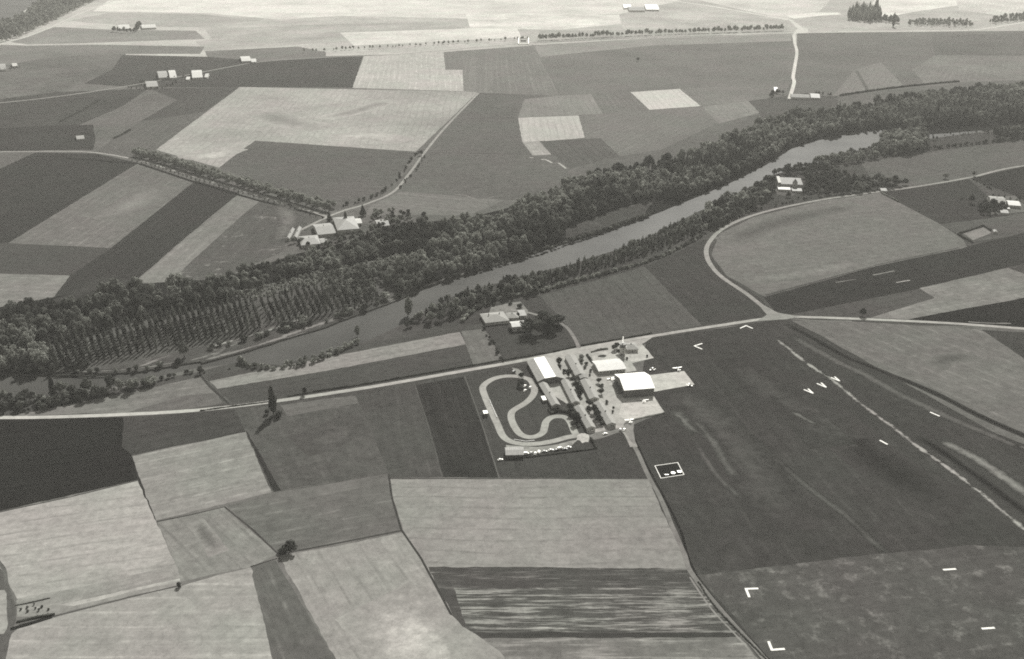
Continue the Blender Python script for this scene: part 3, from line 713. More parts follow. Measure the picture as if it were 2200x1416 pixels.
def crown_data(kind, seed, n, size):
    """unit crown: total tree height 1, horizontal radius 0.5"""
    rn = random.Random(seed); lobes = []
    if kind == "round":
        lobes.append((0, 0, .60, .30, .30))
        k = rn.randint(6, 9)
        for i in range(k):
            a = 2 * math.pi * i / k + rn.uniform(-.3, .3); r = rn.uniform(.20, .32); z = rn.uniform(.38, .78)
            q = rn.uniform(.14, .22); lobes.append((math.cos(a) * r, math.sin(a) * r, z, q, q * .8))
        lobes.append((rn.uniform(-.08, .08), rn.uniform(-.08, .08), .84, .17, .13))
    elif kind == "poplar":
        k = 7
        for i in range(k):
            t = i / (k - 1); z = .16 + .76 * t; r = .36 * math.sin(math.pi * (t * .80 + .16)) ** .8 + .08
            lobes.append((rn.uniform(-.08, .08), rn.uniform(-.08, .08), z, r, .11))
    elif kind == "conifer":
        for i in range(6):
            t = i / 5; lobes.append((rn.uniform(-.03, .03), rn.uniform(-.03, .03), .18 + .74 * t, .46 * (1 - t * .85), .09))
    elif kind == "shrub":
        k = rn.randint(3, 5)
        for i in range(k):
            a = rn.uniform(0, 6.28); r = rn.uniform(0, .25); q = rn.uniform(.2, .32)
            lobes.append((math.cos(a) * r, math.sin(a) * r, rn.uniform(.35, .62), q, rn.uniform(.25, .38)))
    V, F = leaf_quads(rn, lobes, n, size, 1.0)
    # dense inner growth so that the crown is not see-through everywhere
    for l in lobes:
        b = len(V); q = .78
        V += [Vector((l[0] + v.x * l[3] * q * rn.uniform(.8, 1.15), l[1] + v.y * l[3] * q * rn.uniform(.8, 1.15), l[2] + v.z * l[4] * q * rn.uniform(.8, 1.15))) for v in ICO[0]]
        F += [tuple(i + b for i in f) for f in ICO[1]]
    return np.array([tuple(v) for v in V], dtype=np.float32), F
def trunk_data(kind, seed):
    rn = random.Random(seed); m = MB()
    r0 = {"round": .045, "poplar": .07, "conifer": .06, "shrub": .05}[kind]
    top = .62 if kind in ("round", "shrub") else .9
    m.cyl((0, 0), r0, r0 * .45, -.01, top, 6)
    if kind == "round":
        for i in range(4):
            a = i * 1.57 + rn.uniform(-.4, .4); z0 = rn.uniform(.28, .4)
            p0 = Vector((0, 0, z0)); p1 = Vector((math.cos(a) * .26, math.sin(a) * .26, z0 + .28))
            R = []
            for p, r in ((p0, r0 * .5), (p1, r0 * .2)):
                R.append([(p.x + r * math.cos(t), p.y + r * math.sin(t), p.z) for t in (0, 2.1, 4.2)])
            m.loft(R)
    return m
PROTO = {}
def proto(kind, variant, lo=False):
    key = (kind, variant, lo)
    if key not in PROTO:
        n, s = {"round": (520, .055), "poplar": (300, .085), "conifer": (360, .07), "shrub": (170, .11)}[kind]
        if lo: n, s = int(n * .42), s * 1.5
        if kind == "poplar": pass
        PROTO[key] = crown_data(kind, 100 + variant * 7 + len(kind), n, s)
    return PROTO[key]
CROWN_ME = {}; TRUNK_ME = {}
def crown_mesh(kind, variant, tone):
    key = (kind, variant, tone)
    if key not in CROWN_ME:
        V, F = proto(kind, variant)
        o = mesh_from("crown", V, F, LEAF[tone]); CROWN_ME[key] = o.data; bpy.data.objects.remove(o)
    return CROWN_ME[key]
def trunk_mesh(kind, variant):
    key = (kind, variant)
    if key not in TRUNK_ME:
        o = trunk_data(kind, variant).build("trunk", BARK); TRUNK_ME[key] = o.data; bpy.data.objects.remove(o)
    return TRUNK_ME[key]
KNAME = {"round": "broadleaf_tree", "poplar": "poplar_tree", "conifer": "conifer_tree", "shrub": "shrub"}
TREE_SRC = {}
def tree(kind, loc, h, dia, label, group=None, tone="mid", cat=None, name=None, variant=None):
    variant = rng.randint(0, 4) if variant is None else variant
    name = name or KNAME[kind]
    key = (kind, variant, tone)
    if kind == "shrub":
        o = bpy.data.objects.new(name, crown_mesh(kind, variant, tone)); link(o)
    else:
        o = empty(name, (0, 0, 0))
        if key not in TREE_SRC:
            c = bpy.data.objects.new("crown", crown_mesh(kind, variant, tone)); t = bpy.data.objects.new("trunk", trunk_mesh(kind, variant))
            TREE_SRC[key] = (c, t)
        for ch in TREE_SRC[key]:
            c2 = ch.copy(); link(c2, o)
    o.location = loc; o.rotation_euler = (0, 0, rng.uniform(0, 6.28)); o.scale = (dia, dia * rng.uniform(.9, 1.1), h)
    tag(o, label, cat or ("shrub" if kind == "shrub" else "tree"), group)
    return o
def pip(x, y, poly):
    c = False; n = len(poly)
    for i in range(n):
        x1, y1 = poly[i]; x2, y2 = poly[i - 1]
        if (y1 > y) != (y2 > y) and x < (x2 - x1) * (y - y1) / (y2 - y1) + x1: c = not c
    return c
POOL = {"round": [], "poplar": [], "conifer": [], "shrub": []}
def put(kind, x, y, h, dia, tone, reg): POOL[kind].append((kind, x, y, h, dia, tone, reg, rng.randint(0, 4)))
def grove(pts, d, hr, kinds, tones, reg, keep=1.0, ratio=(.5, .7)):
    W = [P2(*p) for p in pts]
    x0 = min(p[0] for p in W); x1 = max(p[0] for p in W); y0 = min(p[1] for p in W); y1 = max(p[1] for p in W)
    j = 0; y = y0
    while y < y1:
        x = x0 + (j % 2) * d / 2
        while x < x1:
            xx = x + rng.uniform(-.42, .42) * d; yy = y + rng.uniform(-.42, .42) * d
            if pip(xx, yy, W) and rng.random() < keep:
                k = rng.choice(kinds); h = rng.uniform(*hr) * (1.28 if rng.random() < .12 else 1.0) * (0.88 + .3 * mnoise.noise(Vector((xx * .02, yy * .02, 9))))
                if k == 'round' and rng.random() < .12: h *= .7
                # patches of the same species
                s = mnoise.noise(Vector((xx * .012, yy * .012, 5))) + rng.uniform(-.25, .25)
                tone = tones[min(len(tones) - 1, max(0, int((s + .5) * len(tones))))]
                dia = h * (rng.uniform(*ratio) if k != "poplar" else rng.uniform(.2, .3))
                if k == "shrub": dia = h * rng.uniform(.9, 1.4)
                put(k, xx, yy, h, dia, tone, reg)
            x += d
        y += d * .9; j += 1
def rowof(pts, d, hr, kind, tones, reg, off=0.0, jit=.3, ratio=(.6, .8), keep=1.0, prob_kinds=None):
    W = crom([Vector(P2(*p)) for p in pts], 10)
    acc = 0.0
    for a, b in zip(W, W[1:]):
        L_ = (b - a).length; dr = (b - a).normalized(); nn = Vector((-dr.y, dr.x))
        while acc < L_:
            if rng.random() < keep:
                p = a + dr * (acc + rng.uniform(-jit, jit) * d) + nn * (off + rng.uniform(-jit, jit) * d * .6)
                h = rng.uniform(*hr); k = kind
                dia = h * (rng.uniform(*ratio) if k != "poplar" else rng.uniform(.2, .28))
                put(k, p.x, p.y, h, dia, rng.choice(tones), reg)
            acc += d
        acc -= L_
REG = {}
def region(key, label, group): REG[key] = (label, group)

region("woodleft", "round tree in the wood at the left edge", "trees of the wood at the left edge")
grove([(-160,720),(0,690),(120,655),(260,636),(350,628),(470,620),(520,640),(400,668),(300,690),(190,728),(118,748),(108,792),(60,802),(-160,806)], 11.0, (13, 22), ["round"], ["dark", "mid", "mid", "pale"], "woodleft", .93, ratio=(.6, .82))
region("woodhamlet", "tree in the wood below the hamlet of pale roofs", "trees of the wood below the hamlet")
grove([(450,622),(520,596),(640,562),(700,548),(780,535),(870,500),(905,540),(800,560),(650,598),(520,632)], 10.0, (11, 19), ["round"], ["dark", "mid", "pale"], "woodhamlet", .93, ratio=(.65, .85))
region("belt", "broadleaf tree of the far bank wood", "trees of the wood on the far bank")
BELT = [(880,502),(1000,484),(1090,464),(1150,442),(1215,402),(1250,386),(1330,370),(1450,352),(1560,306),(1640,270),(1720,250),(1800,247),(1920,220),(2000,207),(2330,178),(2330,258),(2130,264),(1980,280),(1900,275),(1840,281),(1760,296),(1700,315),(1645,348),(1600,372),(1540,400),(1450,436),(1400,428),(1330,443),(1215,488),(1210,520),(1120,549),(1040,574),(960,598),(925,590),(900,560)]
grove(BELT, 11.5, (13, 23), ["round"], ["dark", "mid", "pale", "pale"], "belt", .93, ratio=(.6, .85))
region("beltpoplar", "slender poplar among the far bank trees", "poplars in the wood on the far bank")
grove([(1440,370),(1570,322),(1650,300),(1650,330),(1560,380),(1470,410)], 8.5, (20, 27), ["poplar"], ["dark", "mid"], "beltpoplar", .6)
grove([(1700,262),(1860,250),(2000,235),(2330,205),(2330,262),(2000,274),(1780,286)], 10, (20, 28), ["poplar"], ["dark", "mid"], "beltpoplar", .5)
grove([(1940,246),(2140,238),(2140,258),(1950,268)], 8, (18, 23), ["poplar"], ["mid"], "beltpoplar", .8)
region("islet", "low willow scrub on the grassy tongue beside the river", "scrub on the grassy tongue")
rowof([(1212,524),(1290,500),(1340,482),(1392,464)], 4.5, (3, 6), "shrub", ["dark", "mid"], "islet", ratio=(1, 1.4))
rowof([(940,604),(1040,579),(1210,527)], 6, (3, 6), "shrub", ["dark", "mid"], "islet", ratio=(1, 1.4))
region("willow", "billowing willow at the right end of the poplar plantation", "willows beside the plantation")
grove([(840,600),(890,560),(925,575),(930,605),(885,630),(845,630)], 9, (15, 22), ["round"], ["pale", "mid"], "willow", ratio=(.6, .8))
grove([(700,606),(840,566),(880,560),(850,620),(760,645),(700,640)], 8, (11, 15), ["round"], ["pale", "mid"], "willow", .75)
region("young", "small sapling in the strip of young planting behind the poplar rows", "young planting behind the poplars")
grove([(490,632),(600,608),(800,562),(860,556),(790,588),(650,620),(540,648)], 5.5, (3.0, 5.5), ["shrub"], ["dust", "pale"], "young")
# the plantation: rows of poplars running away from the river
region("rows_left", "slim poplar in the planted rows left of the gap", "poplars in the left block of the plantation")
region("rows_right", "slim poplar in the planted rows right of the gap", "poplars in the right block of the plantation")
def plantation(nl, nr, fl, fr, rows, per, reg, hr):
    A, B, C_, D = (Vector(P2(*p)) for p in (nl, nr, fl, fr))
    for i in range(rows):
        u = i / (rows - 1); n0 = A.lerp(B, u); f0 = C_.lerp(D, u)
        for j in range(per):
            if rng.random() < .07: continue
            p = n0.lerp(f0, j / (per - 1)); h = rng.uniform(*hr) * (0.82 + .25 * mnoise.noise(Vector((p.x * .02, p.y * .02, 2))) + .1)
            put("poplar", p.x + rng.uniform(-.5, .5), p.y + rng.uniform(-.9, .9), h, h * rng.uniform(.2, .27), rng.choice(["mid", "mid", "dark", "dark"]), reg)
plantation((124,794), (558,708), (106,752), (540,652), 33, 9, "rows_left", (13, 18))
plantation((584,702), (812,648), (562,654), (786,600), 19, 7, "rows_right", (11, 15))
region("bankfar", "low bush on the sandy far bank below the poplar rows", "bushes on the sandy far bank")
rowof([(120,808),(190,802),(300,795),(400,778)], 9, (3, 6), "shrub", ["dark", "mid"], "bankfar", keep=.7, ratio=(1, 1.6))
rowof([(440,752),(520,735),(620,706),(700,690),(790,660),(880,632)], 6, (3, 7.5), "shrub", ["mid", "dark", "pale"], "bankfar", keep=.75, jit=1.2, ratio=(1, 1.6))
grove([(640,715),(760,665),(880,628),(890,618),(700,680),(600,712)], 9, (4, 8), ["shrub"], ["mid", "dark", "pale"], "bankfar", .55)
grove([(0,800),(110,800),(190,798),(190,780),(120,780)], 8, (5, 9), ["shrub"], ["dark", "mid"], "bankfar", .9)
region("banknear_left", "bush in the thicket along the near bank at the left edge", "bushes along the near bank, left")
grove([(-160,870),(0,858),(120,852),(250,838),(330,818),(332,830),(250,848),(160,868),(60,888),(-160,905)], 6.5, (5, 12), ["shrub", "round", "round"], ["mid", "dark", "pale"], "banknear_left", ratio=(.7, .9))
rowof([(330,822),(380,808),(432,800)], 7, (2.5, 5), "shrub", ["mid", "dark"], "banknear_left", keep=.8, ratio=(1, 1.5))
region("banknear_mid", "reedy bush at the water's edge beside the long pale strip field", "bushes on the middle of the near bank")
rowof([(514,776),(530,786),(570,792),(610,792),(650,785),(700,770),(760,742),(776,738)], 4, (3, 6), "shrub", ["pale", "mid", "dust"], "banknear_mid", jit=.5, ratio=(.9, 1.3))
rowof([(610,786),(660,774),(720,754),(768,734)], 4.5, (3, 6), "shrub", ["dust", "pale"], "banknear_mid", jit=.6, ratio=(.9, 1.3))
rowof([(440,800),(520,792),(560,798)], 12, (1.5, 3), "shrub", ["mid", "dark"], "banknear_mid", keep=.5, ratio=(1, 1.5))
region("banknear_farm", "leafy tree on the near bank behind the farm", "trees on the near bank behind the farm")
grove([(800,730),(870,700),(900,682),(900,700),(850,712),(812,722)], 6.5, (5, 9), ["round", "shrub"], ["mid", "dark", "pale"], "banknear_farm", ratio=(.7, .9))
grove([(890,690),(930,662),(1010,630),(1120,600),(1175,588),(1180,602),(1160,628),(1090,645),(1020,662),(985,684),(930,698)], 7.5, (8, 14), ["round", "round", "round", "poplar"], ["mid", "pale", "dark", "mid"], "banknear_farm", ratio=(.65, .85))
region("banknear_poplar", "pointed poplar in the dense line between the river and the curved lane", "poplars lining the near bank")
grove([(1130,610),(1240,575),(1340,542),(1420,508),(1476,484),(1496,496),(1440,530),(1340,562),(1240,592),(1150,622)], 6.0, (10, 15), ["poplar", "poplar", "round"], ["dark", "mid", "mid"], "banknear_poplar", ratio=(.6, .8))
region("edge", "low bush in the fringe between the bank trees and the fields", "bushes fringing the riverside fields")
rowof([(1010,692),(1062,656),(1150,638),(1240,613),(1340,586)], 5, (3, 5.5), "shrub", ["pale", "mid", "dust"], "edge", jit=.5, off=9, ratio=(1.2, 1.7))
rowof([(1000,690),(1060,652),(1150,632),(1240,608),(1385,569),(1460,538),(1516,508)], 4.2, (2.5, 4.5), "shrub", ["mid", "dark", "pale"], "edge", jit=.5, off=4, ratio=(1.1, 1.6))
region("banknear_bend", "leafy tree on the near bank inside the bend of the curved lane", "trees on the near bank by the bend")
grove([(1476,486),(1500,464),(1600,414),(1655,388),(1668,404),(1650,430),(1590,462),(1540,492),(1500,500)], 8.0, (8, 15), ["round", "round", "shrub"], ["mid", "dark", "pale"], "banknear_bend", .95, ratio=(.65, .85))
rowof([(1500,504),(1560,478),(1640,450),(1740,428)], 7, (2.5, 4.5), "shrub", ["mid", "dark"], "banknear_bend", off=3, ratio=(1.1, 1.5), keep=.8)
region("park", "broadleaf tree in the park around the big house with the pale terrace", "trees of the park")
grove([(1648,384),(1700,362),(1760,356),(1800,372),(1836,392),(1890,388),(1955,398),(1940,404),(1880,411),(1800,418),(1748,427),(1724,420),(1728,402),(1722,376),(1664,378)], 9.0, (8, 14), ["round"], ["mid", "dark", "dark"], "park", .85, ratio=(.7, .9))
region("upbank", "rounded tree on the near bank beyond the park", "trees on the near bank beyond the park")
grove([(1745,350),(1830,330),(1900,314),(1985,302),(1992,322),(1920,338),(1850,350),(1765,360)], 10.0, (9, 16), ["round"], ["mid", "pale", "dark"], "upbank", .9, ratio=(.75, .95))
rowof([(1990,322),(2080,312),(2200,298),(2330,280)], 9, (4, 8), "shrub", ["dark", "mid"], "upbank", jit=.4, ratio=(1, 1.3))
grove([(2130,290),(2200,284),(2330,270),(2330,286),(2210,298),(2140,304)], 10, (14, 20), ["round"], ["dark", "mid"], "upbank")
grove([(1990,294),(2130,280),(2130,290),(2000,304)], 10, (4, 9), ["round"], ["mid"], "upbank", .5)
region("dome", "domed tree in the big clump over the narrow upstream water", "domed clump by the upstream water")
grove([(1884,318),(1896,300),(1930,296),(1965,290),(1990,298),(1988,320),(1940,332),(1892,334)], 10, (15, 22), ["round"], ["mid", "pale"], "dome", ratio=(.8, 1.05))
region("topleft", "tree of the distant belt in the top left corner beside the pale water", "trees of the top left corner")
grove([(-160,130),(0,96),(40,82),(110,50),(180,14),(240,-12),(90,-12),(86,10),(60,30),(20,52),(-160,70)], 16, (16, 28), ["round"], ["pale", "dust", "mid"], "topleft", .9)  # distant crowns made paler in place of haze
region("toprow", "roadside tree in the long row along the distant straight road", "distant roadside row")
rowof([(1160,88),(1400,76),(1550,71),(1690,66)], 11, (12, 22), "round", ["dust"], "toprow", off=10)  # pale leaf colour carries the haze over this far row
rowof([(660,114),(800,106),(1000,94),(1140,85)], 14, (6, 12), "round", ["dust"], "toprow", off=14, jit=.8)
region("topright", "tree in the thickets above the distant road at the top right", "thickets at the top right")
grove([(1950,56),(2000,58),(2090,58),(2080,48),(1990,44),(1955,46)], 13, (9, 17), ["round"], ["pale", "dust"], "topright", .8)
grove([(2120,54),(2180,48),(2330,30),(2330,16),(2190,34),(2130,44)], 14, (10, 20), ["round"], ["pale", "dust"], "topright", .8)
grove([(1892,48),(1930,52),(1926,44),(1895,40)], 12, (16, 24), ["round"], ["mid"], "topright", .9)
region("toppoplars", "poplar in the clump at the top right beyond the road", "distant poplar clump")
grove([(1822,44),(1866,48),(1892,46),(1890,34),(1826,34)], 13, (30, 50), ["poplar"], ["dust", "pale"], "toppoplars", .9)  # lightened foliage stands in for haze on these poplars
region("avenue", "roadside plane tree lining the road that slants to the hamlet", "roadside trees of the slanting road")
rowof([(282,338),(340,352),(420,377),(560,418),(640,441),(700,458)], 8.0, (11, 15), "round", ["dust", "pale", "dust"], "avenue", off=8, jit=.1, ratio=(.85, 1.05))
rowof([(282,336),(340,350),(420,375),(560,416),(640,439),(700,454)], 9.0, (9, 13), "round", ["dust", "pale", "dust"], "avenue", off=17, jit=.3, ratio=(.85, 1.05), keep=.85)
region("avenue_front", "little tree on the lower side of the road that slants down to the hamlet", "lower roadside trees of the slanting road")
rowof([(290,345),(340,357),(420,383),(560,424),(640,448),(700,468)], 12, (2.5, 4), "shrub", ["dark", "mid"], "avenue_front", off=-5, jit=.1, ratio=(.7, .9))
region("lane", "bush beside the white lane that climbs from the hamlet", "bushes beside the white lane")
rowof([(745,446),(800,430),(845,405),(880,366),(908,328)], 9, (3, 6), "shrub", ["dark", "mid"], "lane", off=8, jit=.5, keep=.7, ratio=(1, 1.3))
rowof([(845,410),(880,374),(908,334)], 11, (2.5, 4), "shrub", ["dark"], "lane", off=-5, jit=.4, keep=.7, ratio=(1, 1.3))
region("hamlet", "tree crowding the gardens of the hamlet of pale roofs", "trees in the hamlet")
grove([(610,520),(640,530),(700,540),(790,525),(850,500),(880,480),(850,470),(800,486),(770,510),(700,522),(650,526)], 9, (7, 12), ["round"], ["mid", "dark", "pale"], "hamlet", .8, ratio=(.7, .9))
grove([(780,462),(820,452),(900,462),(930,480),(860,486),(800,478)], 11, (7, 13), ["round"], ["mid", "pale", "dark"], "hamlet", .7, ratio=(.7, .9))
rowof([(640,522),(665,524),(700,520),(735,510),(770,505)], 9, (5, 9), "round", ["mid", "dark", "pale"], "hamlet", jit=.4, ratio=(.8, 1.0))
region("rightfarm", "tree crowding the farm near the right edge", "trees of the farm near the right edge")
grove([(2098,452),(2116,440),(2150,444),(2162,452),(2130,462),(2105,460)], 8, (7, 12), ["round"], ["dark"], "rightfarm", .95, ratio=(.8, 1))
rowof([(2134,424),(2160,428),(2190,436)], 8, (3, 6), "shrub", ["dark", "mid"], "rightfarm")
rowof([(2090,386),(2110,396),(2130,408)], 7, (2, 3.5), "shrub", ["dark"], "rightfarm", ratio=(1, 1.4))
rowof([(2062,430),(2080,428)], 6, (2, 4), "shrub", ["dark"], "rightfarm")
region("farhouses", "garden tree among the distant farmhouses at the upper left", "trees by the distant farmhouses")
rowof([(240,68),(262,70),(290,70),(300,56)], 14, (12, 20), "round", ["mid", "dark"], "farhouses", jit=.5)
rowof([(275,190),(310,192),(350,190),(380,176)], 12, (4, 7), "shrub", ["dark"], "farhouses", jit=.3)
rowof([(300,180),(330,178),(360,172),(395,166)], 14, (6, 10), "round", ["dark", "mid"], "farhouses", jit=.5)
rowof([(0,150),(20,152),(46,146)], 12, (5, 9), "round", ["dark", "mid"], "farhouses")
rowof([(1655,210),(1662,202),(1690,204)], 10, (8, 12), "round", ["dark"], "farhouses", jit=.5)
rowof([(1750,204),(1775,206),(1790,208)], 9, (6, 10), "round", ["dark"], "farhouses", jit=.4)

def pix(x, y):
    yv = y * cp + HC * sp; zz = -HC * cp + y * sp
    return 1100 + FPX * x / yv, 708 - FPX * zz / yv
SEG = {"belt": [(1080, " right of the hamlet"), (1230, " left of the grassy tongue"), (1420, " above the grassy tongue"), (1600, " opposite the curved lane"), (1800, " opposite the park"), (9999, " at the right edge")],
 "woodleft": [(110, " nearest the photo edge"), (230, " above the first poplar rows"), (360, " above the middle poplar rows"), (9999, " above the last poplar rows")],
 "woodhamlet": [(640, " on its left"), (780, " in its middle"), (9999, " on its right")],
 "rows_left": [(190, " at the far left end"), (260, " in the left quarter"), (330, " left of the middle"), (410, " right of the middle"), (480, " in the right quarter"), (9999, " nearest the gap")],
 "rows_right": [(650, " nearest the gap"), (730, " in the middle"), (9999, " at the right end")],
 "beltpoplar": [(1560, " above the river's middle"), (1680, " left of the river's bend"), (1850, " over the narrowing river"), (2020, " left of the row of stems"), (9999, " at the right edge")],
 "banknear_bend": [(1540, " at its left end"), (1600, " in its middle"), (9999, " nearest the park")],
 "banknear_farm": [(930, " left of the farm"), (1040, " above the farmhouse"), (1120, " above the farmyard"), (9999, " right of the farm")],
 "banknear_poplar": [(1230, ", left part"), (1330, ", middle part"), (1420, ", right part"), (9999, ", nearest the lane")],
 "banknear_left": [(100, " edge itself"), (220, " near the cypress"), (9999, " beyond the egg-shaped tree")],
 "avenue": [(400, ", upper end"), (550, ", middle"), (9999, ", lower end")], "edge": [(1150, ", by the farm"), (1350, ", middle"), (9999, ", by the lane")]}
def where(x, y, reg):
    px = pix(x, y)[0]
    for lim, txt in SEG.get(reg, ()):
        if px < lim: return txt
    return ""
def plant_pool():
    stuff = {}
    for kind, L_ in POOL.items():
        def size(t):
            d = math.sqrt(t[1] ** 2 + t[2] ** 2 + HC ** 2)
            # outside the frame counts as small
            yv = t[2] * cp + HC * sp
            out_ = abs(t[1]) / max(yv, 1) * FPX > 1110
            return (t[3] * t[4]) ** .5 / d * (0.01 if out_ else 1)
        L_.sort(key=size, reverse=True)
        for k, t in enumerate(L_):
            if k < 290 and size(t) > 0.002:
                lab, grp = REG[t[6]]
                if kind == "poplar" and "poplar" not in lab: lab = lab.replace("broadleaf tree", "poplar").replace("leafy tree", "slender poplar")
                if kind == "shrub": lab = lab.replace("leafy tree", "low leafy bush").replace("rounded tree", "low rounded bush")
                if kind == "round": lab = lab.replace("bush in the thicket", "tree in the thicket").replace("reedy bush", "small tree").replace("pointed poplar", "rounded tree").replace("low bush", "small tree")
                adj = {"pale": "pale", "mid": "grey", "dark": "dark", "dust": "light"}[t[5]]
                hs = [q[3] for q in L_ if q[6] == t[6]]; lo, hi = min(hs), max(hs)
                if hi - lo > 2: adj = ("tall " if t[3] > lo + (hi - lo) * .72 else "short " if t[3] < lo + (hi - lo) * .28 else "") + adj
                lab = adj + " " + lab + where(t[1], t[2], t[6])
                lab = " ".join(lab.split()[:16])
                tree(kind, (t[1], t[2], 0), t[3], t[4], lab, grp + {"round": "", "poplar": " (poplars)", "shrub": " (low)", "conifer": ""}[kind], t[5], variant=t[7])
            else: stuff.setdefault(t[6], []).append(t)
    for reg, L_ in stuff.items():
        VV = []; FV = []; MI = []; base = 0
        tones = ["pale", "mid", "dark", "dust"]
        for (kind, x, y, h, dia, tone, _, var) in L_:
            V, F = proto(kind, var, True)
            a = rng.uniform(0, 6.28); c, s = math.cos(a), math.sin(a)
            W = np.empty_like(V); W[:, 0] = (V[:, 0] * c - V[:, 1] * s) * dia + x; W[:, 1] = (V[:, 0] * s + V[:, 1] * c) * dia + y; W[:, 2] = V[:, 2] * h
            VV.append(W); FV += [tuple(i + base for i in f) for f in F]; MI += [tones.index(tone)] * len(F); base += len(V)
        o = mesh_from("woodland" if L_[0][0] != "shrub" else "scrub", np.concatenate(VV), FV, [LEAF[t] for t in tones], midx=MI)
        tag(o, kind="stuff")
    print("POOL", {k: len(v) for k, v in POOL.items()}, {k: len(v) for k, v in stuff.items()})
plant_pool()

def T1(kind, x, y, h, dia, label, tone="mid", group=None, **k):
    p = P(x, y); tree(kind, (p.x, p.y, 0), h, dia, label, group, tone, **k)
T1("poplar", 588, 892, 27, 7.5, "tall dark poplar standing alone by the long straight road", "dark")
T1("shrub", 599, 897, 6, 8, "round dark bush at the foot of the tall lone poplar", "dark")
T1("shrub", 574, 889, 4.5, 6, "small dark bush just left of the tall lone poplar", "dark")
T1("round", 655, 848, 7.5, 5, "little crooked tree on the north verge right of the tall lone poplar", "dark")
T1("round", 623, 1186, 8.5, 11, "round bushy tree at the meeting of four fields near the bottom", "dark")
T1("shrub", 608, 1187, 4, 6, "small bush touching the round tree where four fields meet", "dark")
T1("poplar", 114, 850, 20, 4.6, "black narrow cypress by the water at the left edge", "dark", name="cypress_tree")
T1("round", 240, 838, 15, 9, "dark egg-shaped tree standing in front of the river right of the cypress", "dark")
T1("round", 431, 803, 8, 7, "dark bushy tree at the corner of the pale field by the river", "dark")
T1("round", 396, 768, 17, 11, "big round pale tree in front of the poplar rows", "mid")
T1("round", 650, 694, 9, 11, "spreading bush on the sandbank below the right block of poplars", "mid")
T1("poplar", 878, 676, 20, 9, "broad dark poplar leaning over the river upstream of the farm", "mid")
T1("poplar", 768, 720, 11, 6, "pale oval tree at the water's edge above the strip field", "pale")
T1("poplar", 1030, 640, 14, 6, "dark oval tree rising over the river bank behind the farm", "dark")
T1("poplar", 1488, 512, 17, 8, "tall dark oval tree between the river and the curve of the lane", "dark")
T1("round", 1958, 318, 20, 24, "very large pale domed tree at the narrow upstream end of the river", "pale")
T1("round", 1915, 326, 15, 18, "large domed tree just left of the biggest dome by the river", "mid")
T1("round", 1853, 679, 9, 9, "lone dark tree on the pale field above the right part of the main road", "dark")
T1("round", 1140, 718, 17, 24, "great spreading tree left of two in the farm meadow", "dark")
T1("round", 1182, 711, 16, 23, "great spreading tree right of two in the farm meadow", "dark")
T1("round", 1170, 696, 14, 21, "spreading tree behind the two great trees of the farm", "dark")
T1("round", 1200, 698, 11, 16, "spreading tree where the farm track leaves the great trees", "dark")
T1("shrub", 1098, 712, 3.5, 4, "small dark bush at the left end of the farm barn", "dark")
T1("shrub", 1118, 660, 5, 8, "dark double bush in the yard behind the farmhouse", "dark")
T1("round", 1113, 682, 6, 5, "small tree between the farmhouse and the white barn", "dark")
T1("shrub", 1040, 708, 3.5, 5, "dark bush at the front left corner of the farmhouse", "dark")
T1("shrub", 1060, 657, 3, 4, "small bush at the back of the farmyard on the left", "dark")
T1("shrub", 1096, 655, 3, 5, "low bush in the middle of the back farmyard", "mid")
T1("conifer", 1832, 399, 24, 8, "tall dark spired conifer in the park", "dark")
T1("round", 1846, 402, 14, 15, "nearly black broad tree beside the park conifer", "dark")
T1("round", 1694, 424, 8, 9, "dark round tree on the lawn below the terrace of the big house", "dark")
T1("shrub", 1714, 428, 4, 5, "small dark shrub on the lawn below the big house", "dark")
T1("round", 2086, 437, 13, 11, "dark tree left of the farm near the right edge", "dark")
T1("round", 2031, 384, 9, 10, "hazy tree beside the upper lane on the right", "pale")
T1("round", 2092, 378, 8, 7, "tree at the fork of the upper lane on the right", "mid")
T1("round", 2189, 431, 6, 6, "small dark tree at the right edge above the white barn", "dark")
T1("conifer", 708, 476, 15, 8, "dark fir at the top corner of the hamlet beside the road fork", "dark")
T1("conifer", 743, 480, 19, 7, "black narrow fir right of the big hipped barn in the hamlet", "dark")
T1("conifer", 780, 464, 17, 10, "broad dark fir right of the white lane in the hamlet", "dark")
T1("round", 905, 334, 9, 8, "dark tree where the white lane bends between the fields", "dark")
T1("poplar", 1918, 58, 44, 13, "distant cypress-like tree standing alone above the road at the top right", "mid")
T1("round", 1370, 132, 11, 10, "faint lone tree in the wide distant field", "mid")
T1("shrub", 385, 1262, 4, 4, "tiny dark bush at the end of the thin pale strip at the lower left", "dark")
